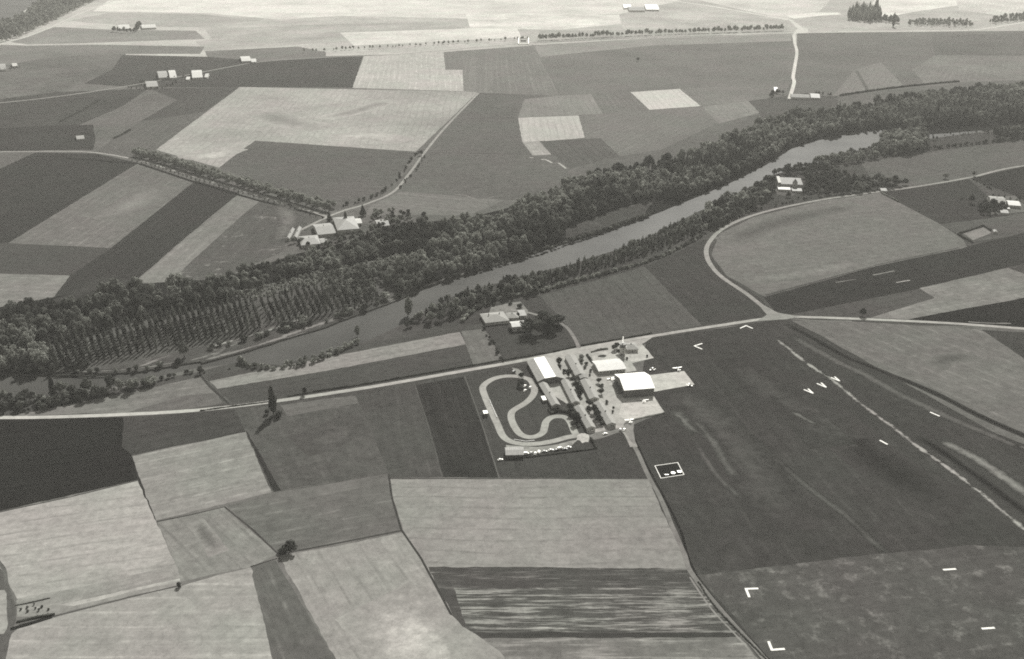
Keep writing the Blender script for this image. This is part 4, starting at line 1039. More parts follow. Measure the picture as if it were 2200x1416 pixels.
# gardens among the huts
HT = [(1201,784,8,7.5,"round","dark round tree between the white-roofed workshop and the next hut"),
 (1203,791,4,6,"shrub","low bush just below the round tree by the workshop"),(1212,800,4,5,"shrub","low bush against the left side of the northern hut"),
 (1222,809,8,8,"round","dark bushy tree at the lower left corner of the northern hut"),(1231,822,6,6,"round","small round tree left of the dark porch between the huts"),
 (1238,834,7,7,"round","uppermost dark tree of the line between the two middle huts"),(1243,842,7,8,"round","second dark tree of the line between the two middle huts"),
 (1247,851,7,8,"round","third dark tree of the line between the two middle huts"),(1244,858,5,5,"round","lowest dark tree of the line between the two middle huts"),
 (1266,874,7,7,"round","dark tree at the gable end between the lower huts"),(1264,883,5,5,"shrub","dark bush under the gable tree between the lower huts"),
 (1276,887,8,8,"round","upper tree of the thick clump between the two lowest huts"),(1283,898,8,8,"round","middle tree of the thick clump between the two lowest huts"),
 (1286,908,8,8,"round","lower tree of the thick clump between the two lowest huts"),(1293,914,4,5,"shrub","bush closing the gap at the end of the lowest huts"),
 (1225,881,6,7,"round","dark tree at the top of the row overhanging the circuit"),(1228,892,7,8,"round","second dark tree of the row overhanging the circuit"),
 (1236,901,8,8,"round","third dark tree of the row overhanging the circuit"),(1240,910,8,8,"round","fourth dark tree of the row overhanging the circuit"),
 (1233,916,5,6,"round","lowest dark tree of the row overhanging the circuit"),
 (1120,813,6,6,"round","upper dark tree at the top right bend of the circuit"),(1120,830,7,7,"round","lower dark tree inside the top right bend of the circuit"),
 (1113,831,4,4,"shrub","black bush left of the tree inside the circuit bend"),
 (1250,779,4,7,"shrub","long grey bush on the forecourt left of the hedge"),(1251,770,4,6,"shrub","grey bush behind the long bush of the forecourt"),
 (1260,784,3,4,"shrub","dark bush nearest the clubhouse gable"),(1257,792,2.5,3.5,"shrub","small bush below the dark one by the clubhouse gable"),
 (1269,799,3,3.5,"shrub","third small bush below the clubhouse gable"),(1267,807,2,3,"shrub","lowest small bush below the clubhouse gable"),
 (1286,823,5,5,"round","thin grey tree on the yard right of the middle hut"),(1291,836,5,6,"round","grey tree in the middle of the yard clump"),
 (1292,847,6,6,"round","lower grey tree of the yard clump"),(1303,866,3,4,"shrub","faint bush on the yard beyond the lowest hut"),
 (1317,880,3,3,"shrub","small dark bush on the open yard right of the lowest hut"),(1316,887,2,2.5,"shrub","tiny bush below the small one on the open yard"),
 (1319,753,6,6,"round","dark tree left of the control tower"),(1326,748,6,6,"round","dark tree just behind the control tower"),(1329,761,5,5,"round","dark bush at the foot of the control tower"),
 (1390,767,2.5,3,"shrub","bush at the corner of the gravel beyond the bungalow"),(1346,772,2.5,3,"shrub","small dark bush between the tower and the clubhouse")]
for x, y, h, dd, kd, lab in HT: T1(kd, x, y, h, dd, lab, "dark" if "grey" not in lab and "faint" not in lab else "mid")
# kitchen garden bushes, lower left
for i, (x, y) in enumerate([(46,1310),(58,1306),(60,1314),(73,1300),(76,1308),(90,1304),(84,1312),(104,1310)]):
    T1("shrub", x, y, rng.uniform(1.0, 1.8), rng.uniform(1.5, 2.4), "small dark bush in the pale garden plot at the lower left", "dark", "bushes of the garden plot")
# meadow row left of the farm
for i, (x, y) in enumerate([(1046,722),(1051,728),(1056,733),(1060,738),(1054,740),(1066,752),(1070,758),(1066,762),(1076,770),(1080,776)]):
    T1("shrub", x, y, rng.uniform(1.8, 3), rng.uniform(3, 4.6), "low bush in the broken row along the farm's kitchen plot", "dark", "broken row of bushes by the farm")

def hedge(pts, h, wd, label, tone="dark", smooth=True, cat="hedge"):
    W = [Vector(P2(*p)) for p in pts]
    if smooth: W = crom(W, 5)
    rn = random.Random(len(label) * 13 + int(pts[0][0]))
    V = []; F = []
    for a, b in zip(W, W[1:]):
        L_ = (b - a).length
        if L_ < .05: continue
        dr = (b - a) / L_; nn = Vector((-dr.y, dr.x)); k = max(1, int(L_ / .8))
        for j in range(k):
            c = a + dr * (L_ * (j + .5) / k)
            hh = h * (0.8 + .5 * mnoise.noise(Vector((c.x * .15, c.y * .15, 4)))); ww = wd / 2 * rn.uniform(.8, 1.1)
            b0 = len(V)
            e = dr * (L_ / k * .55)
            for s in (-1, 1):
                for t in (-1, 1):
                    p = c + e * s + nn * ww * t; V.append((p.x, p.y, -.05))
            for s in (-1, 1):
                for t in (-1, 1):
                    p = c + e * s + nn * ww * .7 * t; V.append((p.x, p.y, hh * rn.uniform(.8, 1.05)))
            F += [tuple(i + b0 for i in f) for f in ((4,6,7,5),(0,1,5,4),(1,3,7,5),(3,2,6,7),(2,0,4,6))]
            for _ in range(3):
                q = c + nn * rn.uniform(-ww, ww); z = hh * rn.uniform(.6, 1.15); s = rn.uniform(.25, .5)
                n3 = Vector((rn.gauss(0, 1), rn.gauss(0, 1), rn.gauss(.6, 1))).normalized(); a3 = n3.orthogonal().normalized() * s; b3 = n3.cross(a3)
                c3 = Vector((q.x, q.y, z)); i0 = len(V)
                V += [c3 + a3, c3 + b3, c3 - a3, c3 - b3]; F.append((i0, i0 + 1, i0 + 2, i0 + 3))
    o = mesh_from("hedge", [tuple(v) for v in V], F, LEAF[tone]); tag(o, label, cat)
    return o
hedge([(618,852),(700,838),(780,826),(1000,788),(1140,764),(1190,756),(1236,745)], 1.3, 1.4, "long low dark hedge on the north verge of the main road")
hedge([(1249,743),(1330,729),(1382,720),(1400,716)], 1.4, 1.4, "dark hedge on the road verge behind the control tower")
hedge([(430,883),(500,873),(590,862)], .8, 1.0, "short low hedge on the verge left of the lone poplar")
hedge([(1270,757),(1290,752),(1306,750)], 1.6, 1.6, "low grey hedge between the clubhouse forecourt and the road", "mid")
hedge([(1261,763),(1266,770),(1273,780)], 2.2, 2.2, "thick dark clipped hedge leading to the clubhouse gable", smooth=False)
hedge([(1286,766),(1294,764),(1301,765)], .8, 2.0, "low oval flower bed hedge on the clubhouse forecourt", "mid")
hedge([(1085,988),(1150,981),(1215,973),(1283,964)], 1.0, .8, "thin dark hedge closing the bottom of the circuit paddock", smooth=False)
hedge([(1268,941),(1274,951),(1282,964)], 2.0, 1.5, "short black hedge running down from the hut corner", smooth=False)
hedge([(1178,881),(1184,890),(1200,884),(1224,888)], 1.8, 1.2, "dark hedge around the foot of the leftmost hut", smooth=False)
hedge([(1157,832),(1166,848),(1172,858)], 1.8, 1.2, "black hedge along the left side of the leftmost hut", smooth=False)
hedge([(2062,502),(2085,495),(2112,486),(2128,496)], 2.4, 2.4, "dark hedge along the top of the square enclosure near the right edge", smooth=False)
hedge([(2058,504),(2072,512),(2090,522)], 2.4, 2.4, "dark hedge down the left side of the square enclosure near the right edge", smooth=False)
hedge([(36,1337),(70,1329),(118,1320)], 1.2, 1.8, "thick dark hedge under the pale garden plot at the lower left")
hedge([(34,1301),(60,1296),(108,1285)], .5, .7, "thin dark hedge above the pale garden plot at the lower left")
hedge([(1895,416),(1912,424),(1930,434)], 2.2, 3.5, "short bushy hedge running down from the lane across the field corner", "mid")
hedge([(1360,902),(1385,897),(1410,892),(1428,887)], .6, 1.4, "ragged grass edge below the concrete apron", "mid", cat="grass edge")
hedge([(118,808),(150,806),(200,808),(250,803)], .8, 1.6, "dark reeds under the far bank at the left")
hedge([(245,298),(262,290),(280,280)], 3, 4, "far short dark hedge alone in the upper left fields")
hedge([(130,262),(180,236),(214,216)], 3, 4, "far thin dark hedge slanting across the upper left fields")
hedge([(1700,208),(1722,205),(1738,206)], 4, 8, "far dark hedge behind the small farm above the wood")
hedge([(1805,206),(1900,192),(1990,182),(2060,176)], 4, 6, "far dark hedge along the upper edge of the riverside wood")
hedge([(1500,1250),(1530,1296),(1580,1350),(1625,1395),(1655,1425)], .5, 1.2, "thin dark rank growth beside the grass track at the bottom")

# ------------------------------------------------------------------ buildings
M = {"roof": plain_mat("roof_tile", .24, .85, .16, .5, .1, stripe=(0, 1.1, .10)), "roof_dark": plain_mat("roof_dark", .17, .85, .2, .5, .1),
     "roof_pale": plain_mat("roof_pale", .21, .7, .2, .4, .2, stripe=(0, 1.6, .12)), "white_roof": plain_mat("painted_roof", .78, .5, .10, .12, .2, stripe=(0, 2.2, .05)), "bright_roof": plain_mat("sheet_roof", .36, .6, .18, .4, .2, stripe=(0, 1.6, .08)),
     "wall": plain_mat("plaster", .34, .8, .15, .4, .1), "wall_dark": plain_mat("cladding", .13, .7, .18, .5, .2, stripe=(0, .9, .12)),
     "wall_pale": plain_mat("limewash", .38, .8, .12, .3, .1), "glass": plain_mat("window_glass", .05, .12, .2, .5, .5),
     "door": plain_mat("painted_door", .12, .6, .2, .8, .2), "white": plain_mat("white_paint", .82, .45, .06, .5, .3),
     "marker": plain_mat("worn_marker_paint", .56, .7, .22, 1.2, .1), "black": plain_mat("rubber", .03, .8, .2, 2, .1), "metal": plain_mat("dull_metal", .45, .45, .12, .8, .5, .3),
     "grey": plain_mat("grey_paint", .28, .4, .1, .8, .4), "darkpaint": plain_mat("dark_paint", .07, .35, .1, .8, .4), "chim": plain_mat("brick", .22, .85, .25, 2, .1)}
def frame_of(nl, nr, fl):
    A, B, C_ = P(*nl), P(*nr), P(*fl)
    v = C_ - A; Lv = v.length; v.normalize(); u = Vector((v.y, -v.x, 0)); Lu = (B - A).dot(u)
    c = A + u * Lu / 2 + v * Lv / 2
    return c, math.atan2(u.y, u.x), abs(Lu), Lv
def house(name, label, cat, nl, nr, fl, h, rise, ridge='y', wallm="wall", roofm="roof", over=.45, win=None, doors=(), chim=0, hip=0.0, group=None, porch=None):
    """nl, nr, fl: pixels of the near-left, near-right and far-left corners of the footprint"""
    c, rz, X, Y = frame_of(nl, nr, fl)
    e = empty(name, (c.x, c.y, 0), rz); tag(e, label, cat, group)
    a, b = X / 2, Y / 2
    m = MB()
    if ridge == 'y':
        prof = [(-a, -.2), (a, -.2), (a, h), (0, h + (rise if hip == 0 else 0)), (-a, h)]
        m.loft([[(x, y, z) for x, z in prof] for y in (b, -b)])
    else:
        prof = [(-b, -.2), (b, -.2), (b, h), (0, h + (rise if hip == 0 else 0)), (-b, h)]
        m.loft([[(x, y, z) for y, z in prof] for x in (-a, a)])
    m.build("wall", M[wallm], e)
    r = MB(); t = .22; o = over
    S = (a if ridge == 'y' else b); Lh = (b if ridge == 'y' else a) + o
    sl = rise / S; hp = hip * S
    zt = h + rise + .05; ze = h - sl * o + .05
    def tr(s_, l_, z): return (s_, l_, z) if ridge == 'y' else (l_, s_, z)
    if rise <= 0.3:
        r.box(-a - .3, a + .3, -b - .3, b + .3, h + .02, h + .35)
    else:
        e_ = S + o
        for sg in (-1, 1):
            top = [tr(sg * e_, -Lh, ze), tr(sg * e_, Lh, ze), tr(0, Lh - hp, zt), tr(0, -Lh + hp, zt)]
            r.loft([[(p[0], p[1], p[2]) for p in top], [(p[0], p[1], p[2] + t) for p in top]])
        if hip:
            for sg in (-1, 1):
                top = [tr(-e_, sg * Lh, ze), tr(e_, sg * Lh, ze), tr(0, sg * (Lh - hp), zt)]
                r.loft([top, [(p[0], p[1], p[2] + t) for p in top]])
    rf = r.build("roof", M[roofm], e)
    for k in range(chim):
        q = MB(); yy = (k - (chim - 1) / 2) * (Lh * .9)
        p = tr(S * .15, yy, 0); q.box(p[0] - .4, p[0] + .4, p[1] - .5, p[1] + .5, zt - .6, zt + 1.0); q.box(p[0] - .5, p[0] + .5, p[1] - .6, p[1] + .6, zt + 1.0, zt + 1.15)
        q.build("chimney", M["chim"], rf)
    if win is None: win = (max(1, int(Y / 6)), max(1, int(X / 4)))
    ny, nx = win; wz = h * .38; wh = min(1.3, h * .36)
    for k in range(ny):
        y = -b + (k + .5) * Y / ny
        for sg in (-1, 1):
            x = sg * a; MB().box(min(x, x + sg * .05) , max(x, x + sg * .05), y - .7, y + .7, wz, wz + wh).build("window", M["glass"], e)
    for k in range(nx):
        x = -a + (k + .5) * X / nx
        MB().box(x - .5, x + .5, -b - .05, -b, wz, wz + wh).build("window", M["glass"], e)
    for (sx, w_, hh) in doors:
        MB().box(sx * a - w_ / 2, sx * a + w_ / 2, -b - .12, -b - .002, 0, hh).build("door", M["door"], e)
    return e, a, b
HG = "long low huts in two rows"
house("hut", "northernmost long hut, next to the round tree and nearest the road", "hut", (1236,813), (1256,808), (1214,772), 3.0, 1.5, chim=1, group=HG, doors=[(.4,1,2)], win=(8,1))
house("hut", "leftmost long hut, its left side dark against the circuit", "hut", (1186,878), (1201,873), (1158,831), 2.8, 1.5, chim=1, group=HG, doors=[(.4,1,2)], win=(8,1))
house("hut", "long hut below the workshop with a round shaded gable, second from the left", "hut", (1229,872), (1244,867), (1205,824), 2.8, 1.6, chim=1, group=HG, doors=[(.4,1,2)], win=(8,1), roofm="roof")
house("hut", "long hut in the middle, right of the line of dark trees", "hut", (1267,864), (1285,859), (1247,824), 3.0, 1.6, chim=1, group=HG, doors=[(.4,1,2)], win=(8,1))
house("hut", "lowest long hut of the left row, behind the trees overhanging the circuit", "hut", (1261,927), (1277,922), (1234,881), 2.9, 1.6, chim=1, group=HG, doors=[(.4,1,2)], win=(8,1))
house("hut", "lowest long hut of the right row, its gable by the turning road", "hut", (1304,919), (1321,914), (1276,872), 2.9, 1.6, chim=1, group=HG, doors=[(.4,1,2)], win=(8,1))
house("porch", "dark square porch between the northern hut and the middle hut", "outbuilding", (1247,820), (1260,814), (1243,812), 3.2, .9, roofm="roof_dark", wallm="wall_dark", win=(1,1))
house("shed", "tiny white-roofed shed against the left side of the leftmost hut", "shed", (1167,865), (1173,863), (1163,857), 2.2, .2, roofm="white_roof", win=(1,1), doors=[(0,.9,1.9)])

def workshop():
    c, rz, X, Y = frame_of((1155,827), (1211,816), (1132,784)); X *= .97
    e = empty("workshop", (c.x, c.y, 0), rz); tag(e, "big workshop with one blinding white roof panel between two grey ones beside the circuit", "workshop")
    a, b = X / 2, Y / 2
    pr = [(-a, 3.4), (-a + X * .25, 5.8), (-a + X * .66, 6.6), (a, 3.6)]
    MB().loft([[(x, y, z) for x, z in [(-a, -.2), (a, -.2)] + [(p[0], p[1] - .1) for p in reversed(pr)]] for y in (b, -b)]).build("wall", M["wall_dark"], e)
    for (p, q), mt, lf in zip(zip(pr, pr[1:]), ("roof", "white_roof", "roof"), (0, .08, 0)):
        ex0 = -.5 if p[0] == -a else 0; ex1 = .5 if q[0] == a else 0
        sl = (q[1] - p[1]) / (q[0] - p[0])
        A = (p[0] + ex0, p[1] + sl * ex0 + lf); B = (q[0] + ex1, q[1] + sl * ex1 + lf)
        MB().loft([[(A[0], y, A[1]), (B[0], y, B[1]), (B[0], y, B[1] + .2), (A[0], y, A[1] + .2)] for y in (b + .4, -b - .4)]).build("roof_panel", M[mt], e)
    for k in range(7):
        y = -b + (k + .5) * Y / 7
        MB().box(-a - .05, -a, y - 1.5, y + 1.5, 1.3, 2.6).build("window", M["glass"], e)
    for x0, w_ in ((-.55, 3.4), (.05, 4.4), (.62, 3.4)):
        MB().box(x0 * a - w_ / 2, x0 * a + w_ / 2, -b - .1, -b - .002, 0, 3.2).build("door", M["door"], e)
    MB().box(.3 * a, .45 * a, -b - .07, -b - .002, 3.6, 4.5).build("window", M["glass"], e)
workshop()

def hangar():
    c, rz, X, Y = frame_of((1341,855), (1400,843), (1321,821))
    e = empty("hangar", (c.x, c.y, 0), rz); tag(e, "tall dark hangar under a huge bright white gable roof", "hangar")
    a, b = X / 2, Y / 2; h = 7.4; rise = 4.2
    MB().loft([[(x, y, z) for y, z in [(-b, -.2), (b, -.2), (b, h), (0, h + rise), (-b, h)]] for x in (-a, a)]).build("wall", M["wall_dark"], e)
    r = MB()
    for sg in (-1, 1):
        sl = rise / b
        top = [(-a - .5, sg * (b + .5), h - sl * .5 + .06), (a + .5, sg * (b + .5), h - sl * .5 + .06), (a + .5, 0, h + rise + .06), (-a - .5, 0, h + rise + .06)]
        r.loft([top, [(p[0], p[1], p[2] + .25) for p in top]])
    rf = r.build("roof", M["white_roof"], e)
    for k in range(6):
        x = -a + 1.2 + k * (X - 2.4) / 5
    w_ = (X - 2.5) / 4
    for k in range(4):
        x0 = -a + 1.25 + k * w_
        d = MB().box(x0 + .05, x0 + w_ - .05, -b - .18 - .06 * (k % 2), -b - .01, 0, 5.6).build("door", M["wall_dark"], e)
    MB().box(-a * .35, a * .35, -b - .06, -b, 6.0, 6.8).build("window", M["glass"], e)
    for k in range(5):
        y = -b + (k + .5) * Y / 5
        for sg in (-1, 1):
            MB().box(min(sg * a, sg * (a + .05)), max(sg * a, sg * (a + .05)), y - 1.2, y + 1.2, 3.6, 5.2).build("window", M["glass"], e)
    MB().box(-a - 3.2, -a - .01, -b * .5, b * .75, -.1, 2.6).build("lean_to", M["wall_dark"], e)
hangar()

e, a, b = house("clubhouse", "low clubhouse with a long pale roof facing the tower and the hangar", "clubhouse", (1287,805), (1341,796), (1273,784), 3.6, 1.6, ridge='x', wallm="wall", roofm="bright_roof", over=.8, win=(2,8), doors=[(-.1,1.6,2.2)])
def tower():
    c = P(1337, 762); e = empty("control_tower", (c.x, c.y, 0), math.radians(10)); tag(e, "pale control tower with a glazed top and a lattice mast by the road", "control tower")
    s = 2.9
    def octo(r, z): return [(r * math.cos(math.pi / 8 + k * math.pi / 4), r * math.sin(math.pi / 8 + k * math.pi / 4), z) for k in range(8)]
    MB().loft([octo(s, -.1), octo(s, 8.2)]).build("shaft", M["wall"], e)
    MB().loft([octo(s + 1.1, 8.2), octo(s + 1.1, 8.6)]).build("balcony", M["wall_pale"], e)
    MB().loft([octo(s + .1, 8.6), octo(s + .35, 11.2)]).build("cab_glass", M["glass"], e)
    MB().loft([octo(s + .8, 11.2), octo(s + .8, 11.55), octo(.5, 12.2)]).build("roof", M["roof_pale"], e)
    m = MB()
    for sx in (-.35, .35):
        for sy in (-.35, .35):
            m.loft([[(sx + .06 * math.cos(t), sy + .06 * math.sin(t), z) for t in (0, 2.1, 4.2)] for z in (12.0, 19)])
    for k in range(12):
        z = 12.2 + k * .56; d = .35
        m.loft([[(-d, -d, z), (-d + .05, -d, z), (-d, -d + .05, z)], [(d, -d, z + .5), (d - .05, -d, z + .5), (d, -d + .05, z + .5)]])
        m.loft([[(-d, d, z), (-d + .05, d, z), (-d, d - .05, z)], [(d, d, z + .5), (d - .05, d, z + .5), (d, d - .05, z + .5)]])
        m.box(-.4, .4, -.4, .4, z, z + .05)
    m.build("mast", M["white"], e)
    for k in range(3): MB().box(-.5, .5, -s - .02, -s + .35, 1.2 + 2.4 * k, 2.2 + 2.4 * k).build("window", M["glass"], e)
    MB().box(-2.2, -1.2, -s - .02, -s + .35, 0, 2.1).build("door", M["door"], e)
tower()
house("bungalow", "grey hipped bungalow right of the control tower", "house", (1347,757), (1369,753), (1341,744), 3.0, 2.0, ridge='x', roofm="roof", hip=.6, chim=1, over=.7, doors=[(0,1,2.1)])
house("kiosk", "small white timing kiosk outside the left straight of the circuit", "kiosk", (1040,895), (1048,894), (1038,889), 2.6, .2, wallm="wall_dark", roofm="white_roof", win=(1,1), doors=[(0,.9,2)])
house("paddock_shed", "long grey open shed at the bottom left corner of the circuit", "shed", (1087,985), (1124,979), (1086,969), 3.0, 1.0, ridge='x', roofm="roof_pale", wallm="wall_dark", win=(2,5), doors=[(.7,2,2.4)])

# the farm by the river
house("farmhouse", "long farmhouse with a big hipped tile roof in front of the river trees", "farmhouse", (1044,700), (1090,690), (1032,681), 3.2, 3.0, ridge='x', roofm="roof", hip=.9, chim=2, over=.6)
house("farmhouse", "small house with a hipped roof joined to the right end of the long farmhouse", "house", (1091,690), (1113,686), (1087,679), 3.2, 2.0, ridge='x', roofm="roof", hip=.7, chim=1)
house("barn", "barn with a bright pale roof between the farmhouse and the two great trees", "barn", (1101,713), (1140,704), (1095,702), 5.2, 1.6, ridge='x', roofm="bright_roof", wallm="wall", over=.5, doors=[(-.4,3,3.4)])
house("lean_to", "pale flat-roofed cart shed behind the bright barn roof", "shed", (1116,684), (1130,682), (1112,672), 2.6, .2, roofm="roof_pale", win=(1,1), doors=[(0,2,2.2)])
house("outhouse", "tiny white-roofed outhouse at the corner of the small farm house", "outhouse", (1104,684), (1110,681), (1101,677), 2.4, .2, roofm="bright_roof", win=(1,1))
# hamlet
house("barn", "largest barn of the hamlet, pale roof with a bright ridge, below the dark firs", "barn", (726,503), (772,500), (716,476), 5, 4.4, ridge='x', roofm="roof_pale", wallm="wall", hip=.5, chim=1)
house("farmhouse", "broad pale-roofed house left of the largest hamlet barn", "house", (684,512), (722,508), (672,490), 4.5, 3.6, ridge='x', roofm="roof_pale", chim=1)
house("farmhouse", "low house with a dull wide roof at the bottom of the hamlet", "house", (648,534), (690,534), (642,515), 4, 2.6, ridge='x', roofm="roof_pale", wallm="wall", hip=.3, chim=1)
house("cottage", "leftmost cottage of the hamlet, on the edge of the field", "cottage", (615,518), (624,515), (626,497), 3.2, 2, roofm="roof_pale", chim=1)
house("cottage", "second cottage from the left in the hamlet, its roof slanting to the road", "cottage", (630,516), (640,512), (640,494), 3.2, 2, roofm="roof_pale", chim=1)
house("cottage", "small bright house right of the largest hamlet barn", "cottage", (762,486), (778,485), (758,476), 3.4, 1.8, ridge='x', roofm="bright_roof", wallm="wall_pale")
house("cottage", "house with a slanting pale roof alone among the trees right of the hamlet", "cottage", (812,492), (836,488), (806,479), 3.6, 2.2, ridge='x', roofm="roof_pale", chim=1)
house("shed", "small shed between the two larger houses of the hamlet", "shed", (690,527), (704,526), (686,518), 3, 1.4, ridge='x', roofm="roof_pale", win=(1,1))
# the park
def villa():
    e, a, b = house("villa", "big old house with a steep roof and pointed tower in the park", "villa", (1672,404), (1722,402), (1668,390), 6.5, 5, ridge='x', roofm="roof_pale", wallm="wall", hip=.6, chim=2, over=.5, doors=[(0,1.6,2.6)])
    MB().box(a * .15, a * .55, -b - 2.2, -b + 2, 0, 10).build("stair_tower", M["wall"], e)
    m = MB(); cx, cy = a * .35, -b - .1
    m.loft([[(cx - 3.6, cy - 2.6, 10), (cx + 3.6, cy - 2.6, 10), (cx + 3.6, cy + 2.6, 10), (cx - 3.6, cy + 2.6, 10)], [(cx - .1, cy - .1, 15), (cx + .1, cy - .1, 15), (cx + .1, cy + .1, 15), (cx - .1, cy + .1, 15)]]).build("tower_roof", M["roof_pale"], e)
    MB().box(-a * 1.05, -a * .8, -b, b, 0, 8.4).build("wing", M["wall_pale"], e)
villa()
house("terrace_house", "bright low orangery in front of the villa's left wing", "orangery", (1672,411), (1697,409), (1670,403), 2.8, .2, roofm="bright_roof", wallm="wall_pale")
house("annex", "low pale annex right of the orangery below the villa", "annex", (1702,414), (1722,412), (1700,408), 2.6, .2, roofm="roof_pale", wallm="wall_pale")
house("lodge", "small white lodge among the park trees right of the villa", "lodge", (1735,398), (1746,397), (1733,391), 3, 1.2, ridge='x', roofm="bright_roof", wallm="wall_pale", win=(1,1))
house("gatehouse", "small gatehouse on the lane at the corner of the park", "cottage", (1893,414), (1906,416), (1889,408), 2.8, 1.4, ridge='x', roofm="roof_pale", win=(1,1))
# farm near the right edge
house("farmhouse", "dull-roofed farmhouse hidden in the trees near the right edge", "farmhouse", (2128,441), (2158,439), (2122,427), 4, 2.6, ridge='x', roofm="roof", chim=1)
house("barn", "long bright-roofed barn at the right edge farm", "barn", (2166,446), (2189,443), (2161,436), 3.6, 1.4, ridge='x', roofm="bright_roof")
house("shed", "low shed in front of the right edge farm", "shed", (2150,461), (2165,460), (2147,454), 2.6, .8, ridge='x', roofm="roof_pale", win=(1,1))
house("shed", "tiny white shed below the bright-roofed barn near the right edge", "shed", (2162,452), (2168,451), (2160,448), 2.2, .2, roofm="bright_roof", win=(1,1))
house("hut", "small hut at the end of the enclosure hedge near the right edge", "shed", (2135,502), (2141,501), (2133,498), 2.4, 1, roofm="roof_pale", win=(1,1))
# far farms
FARH = [("farmhouse","distant pale farmhouse at the upper left, left of its big tree",(256,66),(280,66),(254,57),5,3,"bright_roof"),
 ("barn","distant long pale barn right of the upper left farmhouse",(306,64),(334,58),(304,57),5,3,"bright_roof"),
 ("farmhouse","distant house with a dull roof nearest the dark hedge, lowest of the group",(316,192),(340,190),(313,180),5,3.5,"roof_pale"),
 ("farmhouse","distant pale house above the dull-roofed one in the group on the thin road",(342,172),(362,172),(338,158),5,4,"roof_pale"),
 ("barn","distant barn joined to the right of the pale house on the thin road",(366,172),(380,170),(362,156),5,4,"bright_roof"),
 ("cottage","tiny glaring white shed in the distant group on the thin road",(400,174),(408,171),(402,168),3,1,"bright_roof"),
 ("farmhouse","distant pale house right of the glaring white shed",(414,172),(436,171),(412,156),5,3.5,"bright_roof"),
 ("barn","distant slanting pale barn, the rightmost of the group on the thin road",(440,170),(452,158),(444,162),4,3,"bright_roof"),
 ("farmhouse","lone distant pale house beside the thin road further right",(520,136),(540,135),(516,126),5,3.5,"bright_roof"),
 ("barn","small distant barn touching the lone pale house on the thin road",(541,137),(551,136),(540,130),4,2.5,"bright_roof"),
 ("farmhouse","distant house at the left edge behind dark trees",(2,154),(14,153),(0,142),5,3,"roof_pale"),
 ("cottage","small distant white house at the left edge, right of the other",(28,146),(38,145),(26,140),4,2,"bright_roof"),
 ("shed","tiny shed with a dark back alone in the upper left fields",(166,303),(182,302),(164,296),3,1.5,"roof_pale"),
 ("farmhouse","dark long building of the village at the top edge right of centre",(1352,26),(1385,25),(1348,18),6,3,"roof_dark"),
 ("barn","pale hall of the village at the top edge right of centre",(1388,24),(1415,22),(1384,13),6,3,"bright_roof"),
 ("cottage","small pale house left of the village hall at the top edge",(1340,20),(1356,18),(1338,12),5,2,"bright_roof"),
 ("farmhouse","small white-gabled house by the trees where the white track meets the wood",(1663,201),(1670,200),(1662,192),5,2.5,"bright_roof"),
 ("barn","long dark-roofed barn at the foot of the white track",(1700,213),(1738,211),(1698,206),4,2.5,"roof_dark"),
 ("shed","pale shed just above the wood right of the long dark barn",(1742,214),(1762,218),(1740,205),4,2,"roof_pale")]
for nm, lab, nl, nr, fl, h, rs, rm in FARH:
    house(nm, lab, {"shed": "shed", "barn": "barn"}.get(nm, "house"), nl, nr, fl, h, rs, ridge='x', roofm=rm, wallm="wall_pale", win=(1,3))
def compound():
    c, rz, X, Y = frame_of((1113,96), (1136,95), (1114,82)); X *= 1.0
    e = empty("walled_compound", (c.x, c.y, 0), rz); tag(e, "pale walled yard with a dark low house beside the distant straight road", "walled yard")
    a, b = X / 2, Y / 2
    for q in ((-a, a, -b, -b + 3), (-a, a, b - 3, b), (-a, -a + 2, -b, b), (a - 2, a, -b, b)):
        MB().box(q[0], q[1], q[2] + .01, q[3] - .01, 0, 3).build("wall", M["white"], e)
    MB().box(-a * .5, a * .5, -3, 4, 0, 4).build("house", M["roof_dark"], e)
compound()

